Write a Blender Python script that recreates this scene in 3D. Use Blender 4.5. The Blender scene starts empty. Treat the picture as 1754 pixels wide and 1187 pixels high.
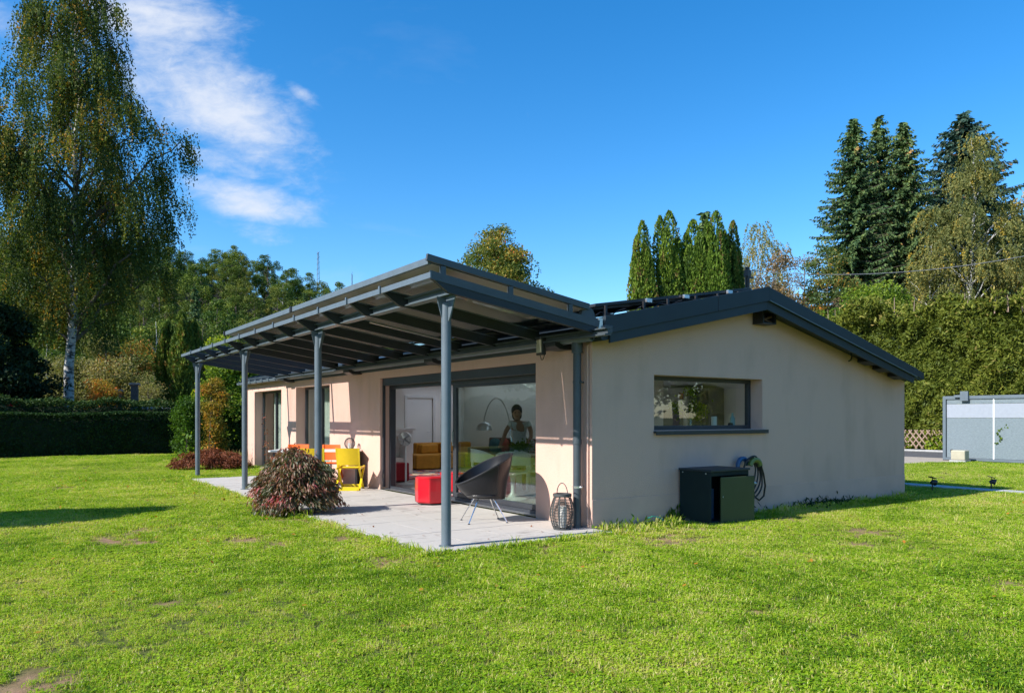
import bpy, math, random
import numpy as np
from mathutils import Vector, Matrix
S = bpy.context.scene
COL = S.collection
R = math.radians
rng = np.random.default_rng(7)
random.seed(7)

# ------------------------------------------------------------------ camera, world, sun
CX, CY, CZ = -6.469, -7.5545, 1.45
ANG = R(34.5385)
cd = bpy.data.cameras.new('camera'); cam = bpy.data.objects.new('camera', cd); COL.objects.link(cam)
cam.location = (CX, CY, CZ); cam.rotation_euler = (R(90), 0, -ANG)
cd.sensor_width = 36; cd.lens = 1296 / 1754 * 36; cd.shift_y = (715 - 593.5) / 1754
cd.clip_start = .05; cd.clip_end = 3000
S.camera = cam

SUN = Vector((-1, .085, .7156)).normalized()          # towards the sun
sd = bpy.data.lights.new('sun', 'SUN'); sun = bpy.data.objects.new('sun', sd); COL.objects.link(sun)
sd.energy = 4.6; sd.angle = R(.5); sd.color = (1, .95, .88)
sun.rotation_euler = SUN.to_track_quat('Z', 'Y').to_euler()
sun.location = (-20, 3, 20)

SKY_STRENGTH = .096
w = bpy.data.worlds.new('World'); S.world = w; w.use_nodes = True
nt = w.node_tree; nt.nodes.clear(); N = nt.nodes.new; L = nt.links.new
out = N('ShaderNodeOutputWorld'); bg = N('ShaderNodeBackground'); bg.inputs[1].default_value = SKY_STRENGTH
sky = N('ShaderNodeTexSky'); sky.sky_type = 'NISHITA'; sky.sun_disc = False
sky.sun_elevation = math.asin(SUN.z); sky.sun_rotation = math.atan2(SUN.x, SUN.y)
sky.altitude = 300; sky.air_density = 1.0; sky.dust_density = .35; sky.ozone_density = 3.2
hs = N('ShaderNodeHueSaturation'); hs.inputs['Saturation'].default_value = 1.36; hs.inputs['Value'].default_value = 1.38
L(sky.outputs[0], hs.inputs['Color'])
# high thin clouds: the direction is projected on a flat layer, noise gives their texture
def vm(op, a, b=None, s=None):
    n = N('ShaderNodeVectorMath'); n.operation = op
    for i, q in enumerate((a, b)):
        if q is None: continue
        if hasattr(q, 'is_output'): L(q, n.inputs[i])
        else: n.inputs[i].default_value = q
    if s is not None:
        n.inputs['Scale'].default_value = s
    return n
def mt(op, a, b=None, c=None, clamp=False):
    n = N('ShaderNodeMath'); n.operation = op; n.use_clamp = clamp
    for i, q in enumerate((a, b, c)):
        if q is None: continue
        if hasattr(q, 'is_output'): L(q, n.inputs[i])
        else: n.inputs[i].default_value = q
    return n.outputs[0]
tc = N('ShaderNodeTexCoord'); sep = N('ShaderNodeSeparateXYZ')
# rotate the world direction so that x = right of the garden axis, y = along it
rot = N('ShaderNodeVectorRotate'); rot.rotation_type = 'Z_AXIS'; rot.inputs['Angle'].default_value = ANG
L(tc.outputs['Generated'], rot.inputs['Vector']); L(rot.outputs[0], sep.inputs[0])
zc = mt('MAXIMUM', sep.outputs[2], .06)
comb = N('ShaderNodeCombineXYZ')
L(mt('DIVIDE', sep.outputs[0], zc), comb.inputs[0]); L(mt('DIVIDE', sep.outputs[1], zc), comb.inputs[1])
# tangent plane coordinates for the placing of the banks
tx = mt('DIVIDE', sep.outputs[0], mt('MAXIMUM', sep.outputs[1], .05)); tz = mt('DIVIDE', sep.outputs[2], mt('MAXIMUM', sep.outputs[1], .05))
def bank(px, py, rx, ry, ang, soft=.55):
    x0 = (px - 877) / 1296; z0 = (715 - py) / 1296
    dx = mt('SUBTRACT', tx, x0); dz = mt('SUBTRACT', tz, z0)
    c, s_ = math.cos(ang), math.sin(ang)
    u = mt('DIVIDE', mt('ADD', mt('MULTIPLY', dx, c), mt('MULTIPLY', dz, s_)), rx / 1296)
    v = mt('DIVIDE', mt('ADD', mt('MULTIPLY', dx, -s_), mt('MULTIPLY', dz, c)), ry / 1296)
    d = mt('SQRT', mt('ADD', mt('MULTIPLY', u, u), mt('MULTIPLY', v, v)))
    m = N('ShaderNodeMapRange'); m.interpolation_type = 'SMOOTHSTEP'; L(d, m.inputs[0])
    m.inputs[1].default_value = 1.25; m.inputs[2].default_value = 1.25 - soft * 2; m.inputs[3].default_value = 0; m.inputs[4].default_value = 1
    return m.outputs[0]
banks = [bank(365, 165, 290, 135, -.62, .6), bank(270, 40, 260, 95, -.30, .62), bank(425, 345, 165, 62, -.35, .62), bank(445, 398, 130, 38, -.05, .62), bank(40, 60, 260, 130, -.3, .62), bank(515, 160, 80, 24, -.7, .62), bank(370, 275, 180, 40, -.3, .6)]
wts = [1.0, .80, .90, .72, .62, .62, .7]
msk = mt('MULTIPLY', banks[0], wts[0])
for b_, w0 in zip(banks[1:], wts[1:]): msk = mt('MAXIMUM', msk, mt('MULTIPLY', b_, w0))
flat = N('ShaderNodeCombineXYZ'); L(tx, flat.inputs[0]); L(tz, flat.inputs[1])
mp = N('ShaderNodeMapping'); mp.inputs['Rotation'].default_value = (0, 0, .5); mp.inputs['Scale'].default_value = (1.0, 1.9, 1)
L(flat.outputs[0], mp.inputs[0])
n1 = N('ShaderNodeTexNoise'); n1.inputs['Scale'].default_value = 5.0; n1.inputs['Detail'].default_value = 10; n1.inputs['Roughness'].default_value = .58; n1.inputs['Distortion'].default_value = .6
L(mp.outputs[0], n1.inputs['Vector'])
n2 = N('ShaderNodeTexNoise'); n2.inputs['Scale'].default_value = 30; n2.inputs['Detail'].default_value = 6; n2.inputs['Roughness'].default_value = .65; n2.inputs['Distortion'].default_value = .4
L(mp.outputs[0], n2.inputs['Vector'])
nn = mt('ADD', mt('MULTIPLY', n1.outputs[0], .68), mt('MULTIPLY', n2.outputs[0], .32))
dens = mt('ADD', nn, mt('MULTIPLY', mt('SUBTRACT', msk, 1.0), .50))
cr = N('ShaderNodeMapRange'); cr.interpolation_type = 'SMOOTHSTEP'; L(dens, cr.inputs[0]); cr.inputs[1].default_value = .15; cr.inputs[2].default_value = .60
cl = mt('MULTIPLY', cr.outputs[0], .92, clamp=True)
# faint veil elsewhere
n3 = N('ShaderNodeTexNoise'); n3.inputs['Scale'].default_value = .55; n3.inputs['Detail'].default_value = 7; n3.inputs['Roughness'].default_value = .6; n3.inputs['Distortion'].default_value = 1.2
L(comb.outputs[0], n3.inputs['Vector'])
veil = N('ShaderNodeMapRange'); L(n3.outputs[0], veil.inputs[0]); veil.inputs[1].default_value = .58; veil.inputs[2].default_value = .85; veil.inputs[4].default_value = .12
call = mt('MAXIMUM', cl, veil.outputs[0])
mix = N('ShaderNodeMix'); mix.data_type = 'RGBA'; L(call, mix.inputs[0]); L(hs.outputs[0], mix.inputs[6])
mix.inputs[7].default_value = (5.0, 5.3, 5.9, 1)
CLOUD = mix
L(mix.outputs[2], bg.inputs[0]); L(bg.outputs[0], out.inputs[0])

S.render.engine = 'CYCLES'
S.view_settings.view_transform = 'Standard'; S.view_settings.look = 'None'; S.view_settings.gamma = 1
S.view_settings.use_curve_mapping = False
S.view_settings.exposure = .82
S.cycles.max_bounces = 10; S.cycles.transparent_max_bounces = 24; S.cycles.glossy_bounces = 5; S.cycles.diffuse_bounces = 5
S.cycles.transmission_bounces = 6
S.cycles.sample_clamp_indirect = 6
S.cycles.use_denoising = True

# ------------------------------------------------------------------ helpers
dV = (math.cos(ANG), math.sin(ANG)); dU = (-math.sin(ANG), math.cos(ANG))
def G(px, t, z=0.0):
    """ground place seen in that direction at t metres along the garden axis"""
    e = (px - 877) / 1296 * t
    return Vector((CX + e * math.cos(ANG) + t * math.sin(ANG), CY - e * math.sin(ANG) + t * math.cos(ANG), z))
def ZH(py, t): return 1.45 + (715 - py) / 1296 * t
def GP(px, py, z=0.0): return G(px, (1.45 - z) * 1296 / (py - 715), z)

def nm(name): return name
class MB:
    def __init__(s): s.v = []; s.f = []; s.m = []; s.k = 0
    def mat(s, k): s.k = k; return s
    def add(s, vs, fs):
        o = len(s.v); s.v += [tuple(v) for v in vs]
        for f in fs: s.f.append([i + o for i in f]); s.m.append(s.k)
        return s
    def box(s, x0, y0, z0, x1, y1, z1):
        v = [(x0, y0, z0), (x1, y0, z0), (x1, y1, z0), (x0, y1, z0), (x0, y0, z1), (x1, y0, z1), (x1, y1, z1), (x0, y1, z1)]
        return s.add(v, [(3, 2, 1, 0), (4, 5, 6, 7), (0, 1, 5, 4), (1, 2, 6, 5), (2, 3, 7, 6), (3, 0, 4, 7)])
    def obox(s, c, dims, M=None):
        """box centred at c, rotated by M"""
        a, b, d = dims[0] / 2, dims[1] / 2, dims[2] / 2
        v = [Vector(p) for p in ((-a, -b, -d), (a, -b, -d), (a, b, -d), (-a, b, -d), (-a, -b, d), (a, -b, d), (a, b, d), (-a, b, d))]
        if M is not None: v = [M @ p for p in v]
        return s.add([p + Vector(c) for p in v], [(3, 2, 1, 0), (4, 5, 6, 7), (0, 1, 5, 4), (1, 2, 6, 5), (2, 3, 7, 6), (3, 0, 4, 7)])
    def bar(s, p, q, wd, h, up=(0, 0, 1)):
        p = Vector(p); q = Vector(q); d = (q - p); l = d.length; d.normalize(); u = Vector(up)
        sd = d.cross(u)
        if sd.length < 1e-4: sd = Vector((1, 0, 0))
        sd.normalize(); u2 = sd.cross(d)
        v = []
        for e in (p, q):
            for a, b in ((-1, -1), (1, -1), (1, 1), (-1, 1)): v.append(e + sd * (a * wd / 2) + u2 * (b * h / 2))
        return s.add(v, [(3, 2, 1, 0), (4, 5, 6, 7), (0, 1, 5, 4), (1, 2, 6, 5), (2, 3, 7, 6), (3, 0, 4, 7)])
    def prism(s, poly, axis, a, b):
        """poly in the other two axes (cyclic order), from a to b along axis"""
        def mk(u, v, t): return {'x': (t, u, v), 'y': (u, t, v), 'z': (u, v, t)}[axis]
        n = len(poly); v = [mk(p[0], p[1], a) for p in poly] + [mk(p[0], p[1], b) for p in poly]
        fs = [list(range(n))[::-1], [n + i for i in range(n)]] + [(i, (i + 1) % n, n + (i + 1) % n, n + i) for i in range(n)]
        return s.add(v, fs)
    def tube(s, pts, r, n=8, cap=True, closed=False):
        pts = [Vector(p) for p in pts]; m = len(pts)
        rr = [r] * m if not hasattr(r, '__len__') else list(r)
        vs = []; prev = None
        for i, p in enumerate(pts):
            if closed: d = pts[(i + 1) % m] - pts[i - 1]
            else: d = pts[min(i + 1, m - 1)] - pts[max(i - 1, 0)]
            if d.length < 1e-9: d = Vector((0, 0, 1))
            d.normalize()
            if prev is None:
                a = Vector((0, 0, 1)) if abs(d.z) < .9 else Vector((1, 0, 0))
                x = d.cross(a).normalized()
            else:
                x = (prev - d * prev.dot(d))
                if x.length < 1e-6: x = d.cross(Vector((0, 0, 1)))
                x.normalize()
            prev = x; y = d.cross(x)
            for k in range(n):
                t = 2 * math.pi * k / n; vs.append(p + (x * math.cos(t) + y * math.sin(t)) * rr[i])
        fs = []
        for i in range(m if closed else m - 1):
            for k in range(n):
                j = (i + 1) % m
                fs.append((i * n + k, i * n + (k + 1) % n, j * n + (k + 1) % n, j * n + k))
        if cap and not closed:
            fs.append(list(range(n))[::-1]); fs.append([(m - 1) * n + k for k in range(n)])
        return s.add(vs, fs)
    def lathe(s, prof, c=(0, 0, 0), n=20, squash=1.0):
        vs = []
        for r, z in prof:
            for k in range(n):
                t = 2 * math.pi * k / n; vs.append((c[0] + r * math.cos(t), c[1] + r * squash * math.sin(t), c[2] + z))
        fs = []
        for i in range(len(prof) - 1):
            for k in range(n): fs.append((i * n + k, i * n + (k + 1) % n, (i + 1) * n + (k + 1) % n, (i + 1) * n + k))
        fs.append(list(range(n))[::-1]); fs.append([(len(prof) - 1) * n + k for k in range(n)])
        return s.add(vs, fs)
    def ball(s, c, r, n=12, sc=(1, 1, 1)):
        prof = [(max(1e-4, math.sin(math.pi * i / n)), -math.cos(math.pi * i / n)) for i in range(n + 1)]
        o = len(s.v); s.lathe(prof, (0, 0, 0), n * 2)
        for i in range(o, len(s.v)):
            v = s.v[i]; s.v[i] = (c[0] + v[0] * r * sc[0], c[1] + v[1] * r * sc[1], c[2] + v[2] * r * sc[2])
        return s
    def mesh(s, name, mats, smooth=False):
        me = bpy.data.meshes.new(name); me.from_pydata(s.v, [], s.f)
        if not isinstance(mats, (list, tuple)): mats = [mats]
        for m in mats: me.materials.append(m)
        if len(mats) > 1: me.polygons.foreach_set('material_index', s.m)
        if smooth: me.polygons.foreach_set('use_smooth', [True] * len(s.f))
        me.update(); return me
def link(name, me, parent=None, loc=None):
    o = bpy.data.objects.new(name, me); COL.objects.link(o)
    if parent is not None: o.parent = parent
    if loc is not None: o.location = loc
    return o
def obj(name, mb, mats, parent=None, smooth=False, bevel=0, loc=None, seg=2):
    o = link(name, mb.mesh(name, mats, smooth), parent, loc)
    if bevel:
        m = o.modifiers.new('bevel', 'BEVEL'); m.width = bevel; m.segments = seg; m.limit_method = 'ANGLE'; m.angle_limit = R(40)
        m.harden_normals = False
    if smooth:
        try: o.data.set_sharp_from_angle(angle=R(40))
        except Exception: pass
    return o
def tag(o, label=None, cat=None, group=None, kind=None):
    if label: o['label'] = label
    if cat: o['category'] = cat
    if group: o['group'] = group
    if kind: o['kind'] = kind
    return o
def thing(name, label, cat, loc=(0, 0, 0), rz=0, group=None):
    o = bpy.data.objects.new(name, None); COL.objects.link(o); o.location = loc; o.rotation_euler = (0, 0, rz)
    o.empty_display_size = .2
    return tag(o, label, cat, group)
def dup(root, loc, rz=0, label=None, group=None, scale=None):
    def cp(o, par):
        c = o.copy(); COL.objects.link(c)
        if par is not None: c.parent = par
        for ch in [q for q in KIDS(o)]: cp(ch, c)
        return c
    r = cp(root, None); r.location = loc; r.rotation_euler = (0, 0, rz)
    if scale: r.scale = scale if hasattr(scale, '__len__') else (scale,) * 3
    if label: r['label'] = label
    if group: r['group'] = group
    return r
def KIDS(o): return [c for c in bpy.data.objects if c.parent is o] if len(bpy.data.objects) < 4000 else list(o.children)

# ------------------------------------------------------------------ materials
def new_mat(name):
    m = bpy.data.materials.new(name); m.use_nodes = True; n = m.node_tree; n.nodes.clear()
    return m, n, n.nodes.new, n.links.new
def mat(name, col, rough=.5, var=.08, scale=3, bump=0, bscale=120, metal=0, coat=0, spec=.5, col2=None, space='Object', bdist=.01, detail=5, anis=None):
    m, n, N, L = new_mat(name)
    o = N('ShaderNodeOutputMaterial'); b = N('ShaderNodeBsdfPrincipled'); L(b.outputs[0], o.inputs[0])
    b.inputs['Roughness'].default_value = rough; b.inputs['Metallic'].default_value = metal
    b.inputs['Coat Weight'].default_value = coat; b.inputs['Specular IOR Level'].default_value = spec
    t = N('ShaderNodeTexCoord'); mp = N('ShaderNodeMapping'); L(t.outputs[space], mp.inputs[0])
    if anis: mp.inputs['Scale'].default_value = anis
    nz = N('ShaderNodeTexNoise'); nz.inputs['Scale'].default_value = scale; nz.inputs['Detail'].default_value = detail; nz.inputs['Roughness'].default_value = .6
    L(mp.outputs[0], nz.inputs['Vector'])
    r = N('ShaderNodeValToRGB'); L(nz.outputs[0], r.inputs[0])
    c2 = col2 or tuple(min(1, c * (1 + var)) for c in col); c1 = col if col2 else tuple(c * (1 - var) for c in col)
    r.color_ramp.elements[0].position = .3; r.color_ramp.elements[1].position = .7
    r.color_ramp.elements[0].color = (*c1, 1); r.color_ramp.elements[1].color = (*c2, 1)
    L(r.outputs[0], b.inputs['Base Color'])
    if bump:
        bz = N('ShaderNodeTexNoise'); bz.inputs['Scale'].default_value = bscale; bz.inputs['Detail'].default_value = 4
        L(mp.outputs[0], bz.inputs['Vector'])
        bp = N('ShaderNodeBump'); bp.inputs['Strength'].default_value = bump; bp.inputs['Distance'].default_value = bdist
        L(bz.outputs[0], bp.inputs['Height']); L(bp.outputs[0], b.inputs['Normal'])
    return m
def glass(name, tint=(.93, .96, .95), ior=1.5, rough=0):
    m, n, N, L = new_mat(name)
    o = N('ShaderNodeOutputMaterial'); mx = N('ShaderNodeMixShader'); f = N('ShaderNodeFresnel'); f.inputs[0].default_value = ior
    tr = N('ShaderNodeBsdfTransparent'); tr.inputs[0].default_value = (*tint, 1)
    g = N('ShaderNodeBsdfGlossy'); g.inputs['Roughness'].default_value = rough; g.inputs[0].default_value = (1, 1, 1, 1)
    # the same surface seen from behind still reflects like glass, not like the inside of a solid
    ge = N('ShaderNodeNewGeometry'); mxv = N('ShaderNodeMix'); mxv.data_type = 'FLOAT'
    mxv.inputs[2].default_value = ior; mxv.inputs[3].default_value = 1 / ior
    L(ge.outputs['Backfacing'], mxv.inputs[0]); L(mxv.outputs[0], f.inputs[0])
    L(f.outputs[0], mx.inputs[0]); L(tr.outputs[0], mx.inputs[1]); L(g.outputs[0], mx.inputs[2]); L(mx.outputs[0], o.inputs[0])
    return m
def leafmat(name, stops, trans=.35, rough=.6, gloss=.012, gain=1.0):
    """stops: list of (pos, colour) read by the leaf's own tint"""
    m, n, N, L = new_mat(name)
    o = N('ShaderNodeOutputMaterial'); a = N('ShaderNodeAttribute'); a.attribute_name = 'tint'
    r = N('ShaderNodeValToRGB'); L(a.outputs['Fac'], r.inputs[0])
    while len(r.color_ramp.elements) > 1: r.color_ramp.elements.remove(r.color_ramp.elements[0])
    r.color_ramp.elements[0].position = stops[0][0]; r.color_ramp.elements[0].color = (*stops[0][1], 1)
    for p, c in stops[1:]:
        e = r.color_ramp.elements.new(p); e.color = (*c, 1)
    oi = N('ShaderNodeObjectInfo'); h = N('ShaderNodeHueSaturation')
    mr = N('ShaderNodeMapRange'); L(oi.outputs['Random'], mr.inputs[0]); mr.inputs[3].default_value = .8 * gain; mr.inputs[4].default_value = 1.25 * gain
    mr2 = N('ShaderNodeMapRange'); L(oi.outputs['Random'], mr2.inputs[0]); mr2.inputs[3].default_value = .515; mr2.inputs[4].default_value = .48
    L(r.outputs[0], h.inputs['Color']); L(mr.outputs[0], h.inputs['Value']); L(mr2.outputs[0], h.inputs['Hue'])
    df = N('ShaderNodeBsdfDiffuse'); tl = N('ShaderNodeBsdfTranslucent'); gl = N('ShaderNodeBsdfGlossy'); gl.inputs['Roughness'].default_value = rough
    g = N('ShaderNodeMixRGB'); g.blend_type = 'MULTIPLY'; g.inputs[0].default_value = 1; g.inputs[2].default_value = (1.25, 1.3, .55, 1)
    L(h.outputs[0], df.inputs[0]); L(h.outputs[0], g.inputs[1]); L(g.outputs[0], tl.inputs[0])
    m1 = N('ShaderNodeMixShader'); m1.inputs[0].default_value = trans; L(df.outputs[0], m1.inputs[1]); L(tl.outputs[0], m1.inputs[2])
    m2 = N('ShaderNodeMixShader'); m2.inputs[0].default_value = gloss; L(m1.outputs[0], m2.inputs[1]); L(gl.outputs[0], m2.inputs[2])
    gl.inputs[0].default_value = (.8, .85, .9, 1)
    L(m2.outputs[0], o.inputs[0]); return m

def stucco():
    m, n, N, L = new_mat('beige_render')
    o = N('ShaderNodeOutputMaterial'); b = N('ShaderNodeBsdfPrincipled'); L(b.outputs[0], o.inputs[0]); b.inputs['Roughness'].default_value = .92
    b.inputs['Specular IOR Level'].default_value = .15
    ge = N('ShaderNodeNewGeometry')
    n1 = N('ShaderNodeTexNoise'); n1.inputs['Scale'].default_value = .9; n1.inputs['Detail'].default_value = 6; L(ge.outputs['Position'], n1.inputs['Vector'])
    mp = N('ShaderNodeMapping'); mp.inputs['Scale'].default_value = (3, 3, .6); L(ge.outputs['Position'], mp.inputs[0])
    n2 = N('ShaderNodeTexNoise'); n2.inputs['Scale'].default_value = 1; n2.inputs['Detail'].default_value = 5; L(mp.outputs[0], n2.inputs['Vector'])
    ad = N('ShaderNodeMath'); ad.operation = 'ADD'; L(n1.outputs[0], ad.inputs[0]); L(n2.outputs[0], ad.inputs[1])
    r = N('ShaderNodeValToRGB'); L(ad.outputs[0], r.inputs[0])
    r.color_ramp.elements[0].position = .7; r.color_ramp.elements[1].position = 1.3
    r.color_ramp.elements[0].color = (.55, .36, .288, 1); r.color_ramp.elements[1].color = (.63, .41, .332, 1)
    # rain splash soiling near the ground
    sp = N('ShaderNodeSeparateXYZ'); L(ge.outputs['Position'], sp.inputs[0])
    mr = N('ShaderNodeMapRange'); L(sp.outputs[2], mr.inputs[0]); mr.inputs[1].default_value = .02; mr.inputs[2].default_value = .34; mr.inputs[3].default_value = .75; mr.inputs[4].default_value = 0
    mu = N('ShaderNodeMath'); mu.operation = 'MULTIPLY'; L(mr.outputs[0], mu.inputs[0]); L(n2.outputs[0], mu.inputs[1])
    mx = N('ShaderNodeMix'); mx.data_type = 'RGBA'; L(mu.outputs[0], mx.inputs[0]); L(r.outputs[0], mx.inputs[6]); mx.inputs[7].default_value = (.3, .26, .2, 1)
    L(mx.outputs[2], b.inputs['Base Color'])
    n3 = N('ShaderNodeTexNoise'); n3.inputs['Scale'].default_value = 75; n3.inputs['Detail'].default_value = 3; L(ge.outputs['Position'], n3.inputs['Vector'])
    bp = N('ShaderNodeBump'); bp.inputs['Strength'].default_value = .8; bp.inputs['Distance'].default_value = .009; L(n3.outputs[0], bp.inputs['Height']); L(bp.outputs[0], b.inputs['Normal'])
    return m
M_st = stucco()
M_plinth = mat('smooth_plinth', (.58, .375, .305), .85, .08, 2, .3, 60, bdist=.003, space='Object')
M_anth = mat('anthracite_steel', (.052, .066, .078), .42, .12, 4, .1, 300, spec=.5, bdist=.001)
M_raf = mat('dark_rafter_steel', (.028, .034, .040), .5, .12, 4, .1, 300, spec=.3, bdist=.001)
M_post = mat('grey_blue_painted_steel', (.105, .135, .16), .42, .1, 5, .1, 300, bdist=.001)
M_roofdark = mat('dark_blue_grey_sheet', (.022, .034, .044), .5, .12, 2, .15, 20, spec=.35, bdist=.002)
M_frame = mat('dark_window_frame', (.03, .034, .042), .4, .1, 4, 0)
M_glass = glass('window_glass', (.74, .80, .76), 1.9)
def frost():
    m, n, N, L = new_mat('added_skylight_diffuser'); o = N('ShaderNodeOutputMaterial'); t = N('ShaderNodeBsdfTranslucent'); t.inputs[0].default_value = (.95, .94, .90, 1); L(t.outputs[0], o.inputs[0]); return m
M_frost = frost()  # translucent sheet, spreads soft daylight from the added roof openings
M_rglass = glass('roof_glass', (.86, .88, .87), 1.5)
M_pv = mat('photovoltaic_cells', (.008, .010, .022), .12, .3, 12, 0, spec=.6)
M_back = mat('panel_backsheet', (.34, .29, .25), .4, .12, 2, 0)
M_alu = mat('brushed_aluminium', (.62, .63, .64), .32, .05, 8, 0, metal=.9)
M_chrome = mat('chrome', (.75, .75, .76), .12, .02, 8, 0, metal=1)
M_iw = mat('interior_white_paint', (.86, .84, .80), .7, .02, 1, .1, 100, bdist=.001)
M_iw2 = mat('interior_door_paint', (.80, .80, .78), .45, .03, 1, 0)
M_ceil = mat('ceiling_paint', (.87, .86, .83), .8, .02, 1)
M_ifl = mat('interior_tile_floor', (.42, .40, .38), .28, .08, 2.5, 0)
M_dark = mat('black_plastic', (.015, .015, .017), .4, .1, 5)
M_black = mat('black_metal', (.02, .02, .022), .45, .1, 5)
M_cab = mat('dark_green_sheet_metal', (.012, .024, .026), .6, .15, 3, .1, 40, bdist=.001, spec=.15)
M_cabd = mat('cabinet_door_lawn_tint', (.045, .062, .028), .5, .12, 2, .1, 40, bdist=.001, spec=.35)  # green of the lawn's reflection put into the door colour
M_red = mat('red_vinyl', (.55, .006, .018), .3, .05, 3, .1, 60, coat=.3, bdist=.001)
M_redf = mat('red_fabric', (.35, .012, .02), .8, .1, 20, .2, 300, bdist=.001)
M_must = mat('mustard_velvet', (.50, .22, .015), .75, .15, 6, .2, 200, bdist=.002)
M_yel = mat('yellow_canvas', (.74, .50, .004), .7, .06, 8, .2, 400, bdist=.001)
M_yelw = mat('yellow_lacquered_wood', (.74, .54, .01), .4, .06, 8)
M_ora = mat('orange_canvas', (.80, .13, .01), .7, .06, 8, .2, 400, bdist=.001)
M_oraw = mat('orange_lacquered_wood', (.78, .15, .012), .4, .06, 8)
M_rdc = mat('red_canvas', (.5, .02, .015), .7, .06, 8, .2, 400, bdist=.001)
M_rdw = mat('red_lacquered_wood', (.5, .025, .02), .4, .06, 8)
M_white = mat('white_lacquer', (.74, .74, .72), .3, .03, 4)
M_wplast = mat('white_moulded_plastic', (.70, .74, .72), .28, .03, 4)
M_leather = mat('black_leather_shell', (.012, .012, .014), .33, .15, 5, .12, 260, spec=.35, coat=0, bdist=.001)
M_brown = mat('brown_leather', (.11, .04, .022), .5, .25, 4, .2, 60, bdist=.003)
M_cush1 = mat('teal_cushion', (.05, .12, .13), .9, .2, 20)
M_cush2 = mat('rust_cushion', (.30, .06, .04), .9, .2, 20)
M_cush3 = mat('grey_cushion', (.25, .25, .26), .9, .2, 20)
M_wood = mat('dark_stained_wood', (.10, .055, .03), .6, .3, 8, .2, 60, anis=(1, 1, 8), bdist=.002)
M_rattan = mat('grey_rattan', (.05, .055, .055), .65, .25, 30, .2, 200, bdist=.001)
M_candle = mat('candle_wax', (.82, .80, .74), .5, .03, 3)
M_rubber = mat('black_rubber_hose', (.02, .02, .02), .5, .1, 10)
M_olive = mat('olive_plastic', (.16, .19, .045), .45, .1, 5)
M_blue = mat('blue_plastic', (.03, .09, .2), .45, .1, 5)
M_orp = mat('orange_plastic', (.6, .1, .02), .45, .1, 5)
M_teal = mat('teal_hose_plastic', (.01, .25, .2), .45, .1, 5)
M_beige = mat('beige_enamel', (.38, .35, .26), .5, .08, 5)
M_cond = mat('concrete_base', (.36, .36, .35), .9, .15, 8, .3, 60, bdist=.003)
M_bark = mat('tree_bark', (.085, .065, .05), .95, .4, 6, .8, 18, bdist=.03, col2=(.16, .13, .10))
M_twig = mat('bare_twigs', (.14, .105, .085), .95, .3, 6)
M_rust = mat('brown_brick_pillar', (.10, .07, .06), .9, .3, 12, .4, 60, bdist=.004)
M_cap = mat('reddish_cap_tile', (.30, .20, .17), .9, .2, 8, .3, 60, bdist=.003)
M_slate = mat('grey_roof_tile', (.14, .15, .17), .7, .25, 8, .3, 40, bdist=.004)
M_lattice = mat('weathered_fence_wood', (.20, .13, .09), .9, .35, 9, .3, 50, bdist=.003, col2=(.34, .25, .19))
M_skin = mat('skin', (.42, .23, .15), .55, .08, 10)
M_hair = mat('dark_hair', (.02, .014, .010), .55, .3, 40)
M_shirt = mat('white_top', (.66, .68, .68), .85, .05, 10, .2, 80, bdist=.003)
M_skirt = mat('dark_patterned_skirt', (.03, .04, .045), .9, .5, 30, col2=(.3, .32, .3))
M_curt = mat('sheer_curtain', (.66, .68, .64), .9, .04, 5)
M_inside = mat('hedge_dark_core', (.012, .022, .007), 1, .3, 6)  # near-black so that gaps in the foliage look shaded

def birch_bark():
    m, n, N, L = new_mat('birch_bark')
    o = N('ShaderNodeOutputMaterial'); b = N('ShaderNodeBsdfPrincipled'); L(b.outputs[0], o.inputs[0]); b.inputs['Roughness'].default_value = .8
    ge = N('ShaderNodeNewGeometry'); mp = N('ShaderNodeMapping'); mp.inputs['Scale'].default_value = (3, 3, 7); L(ge.outputs['Position'], mp.inputs[0])
    nz = N('ShaderNodeTexNoise'); nz.inputs['Scale'].default_value = 1.2; nz.inputs['Detail'].default_value = 6; nz.inputs['Roughness'].default_value = .7; L(mp.outputs[0], nz.inputs['Vector'])
    r = N('ShaderNodeValToRGB'); L(nz.outputs[0], r.inputs[0]); r.color_ramp.elements[0].position = .40; r.color_ramp.elements[1].position = .52
    r.color_ramp.elements[0].color = (.03, .028, .026, 1); r.color_ramp.elements[1].color = (.46, .45, .43, 1)
    L(r.outputs[0], b.inputs['Base Color']); return m
M_birch = birch_bark()

def gate_mat():
    m, n, N, L = new_mat('translucent_grey_mesh')
    o = N('ShaderNodeOutputMaterial'); b = N('ShaderNodeBsdfPrincipled'); L(b.outputs[0], o.inputs[0]); b.inputs['Roughness'].default_value = .6
    t = N('ShaderNodeTexCoord'); nz = N('ShaderNodeTexNoise'); nz.inputs['Scale'].default_value = 14; nz.inputs['Detail'].default_value = 8; nz.inputs['Roughness'].default_value = .8
    mp = N('ShaderNodeMapping'); mp.inputs['Scale'].default_value = (1, 1, 4); L(t.outputs['Object'], mp.inputs[0]); L(mp.outputs[0], nz.inputs['Vector'])
    r = N('ShaderNodeValToRGB'); L(nz.outputs[0], r.inputs[0]); r.color_ramp.elements[0].position = .35; r.color_ramp.elements[1].position = .68
    r.color_ramp.elements[0].color = (.10, .135, .155, 1); r.color_ramp.elements[1].color = (.19, .235, .26, 1)
    L(r.outputs[0], b.inputs['Base Color']); return m
M_gate = gate_mat()
M_gatew = mat('pale_gate_mesh', (.26, .29, .34), .6, .05, 10)

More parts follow.
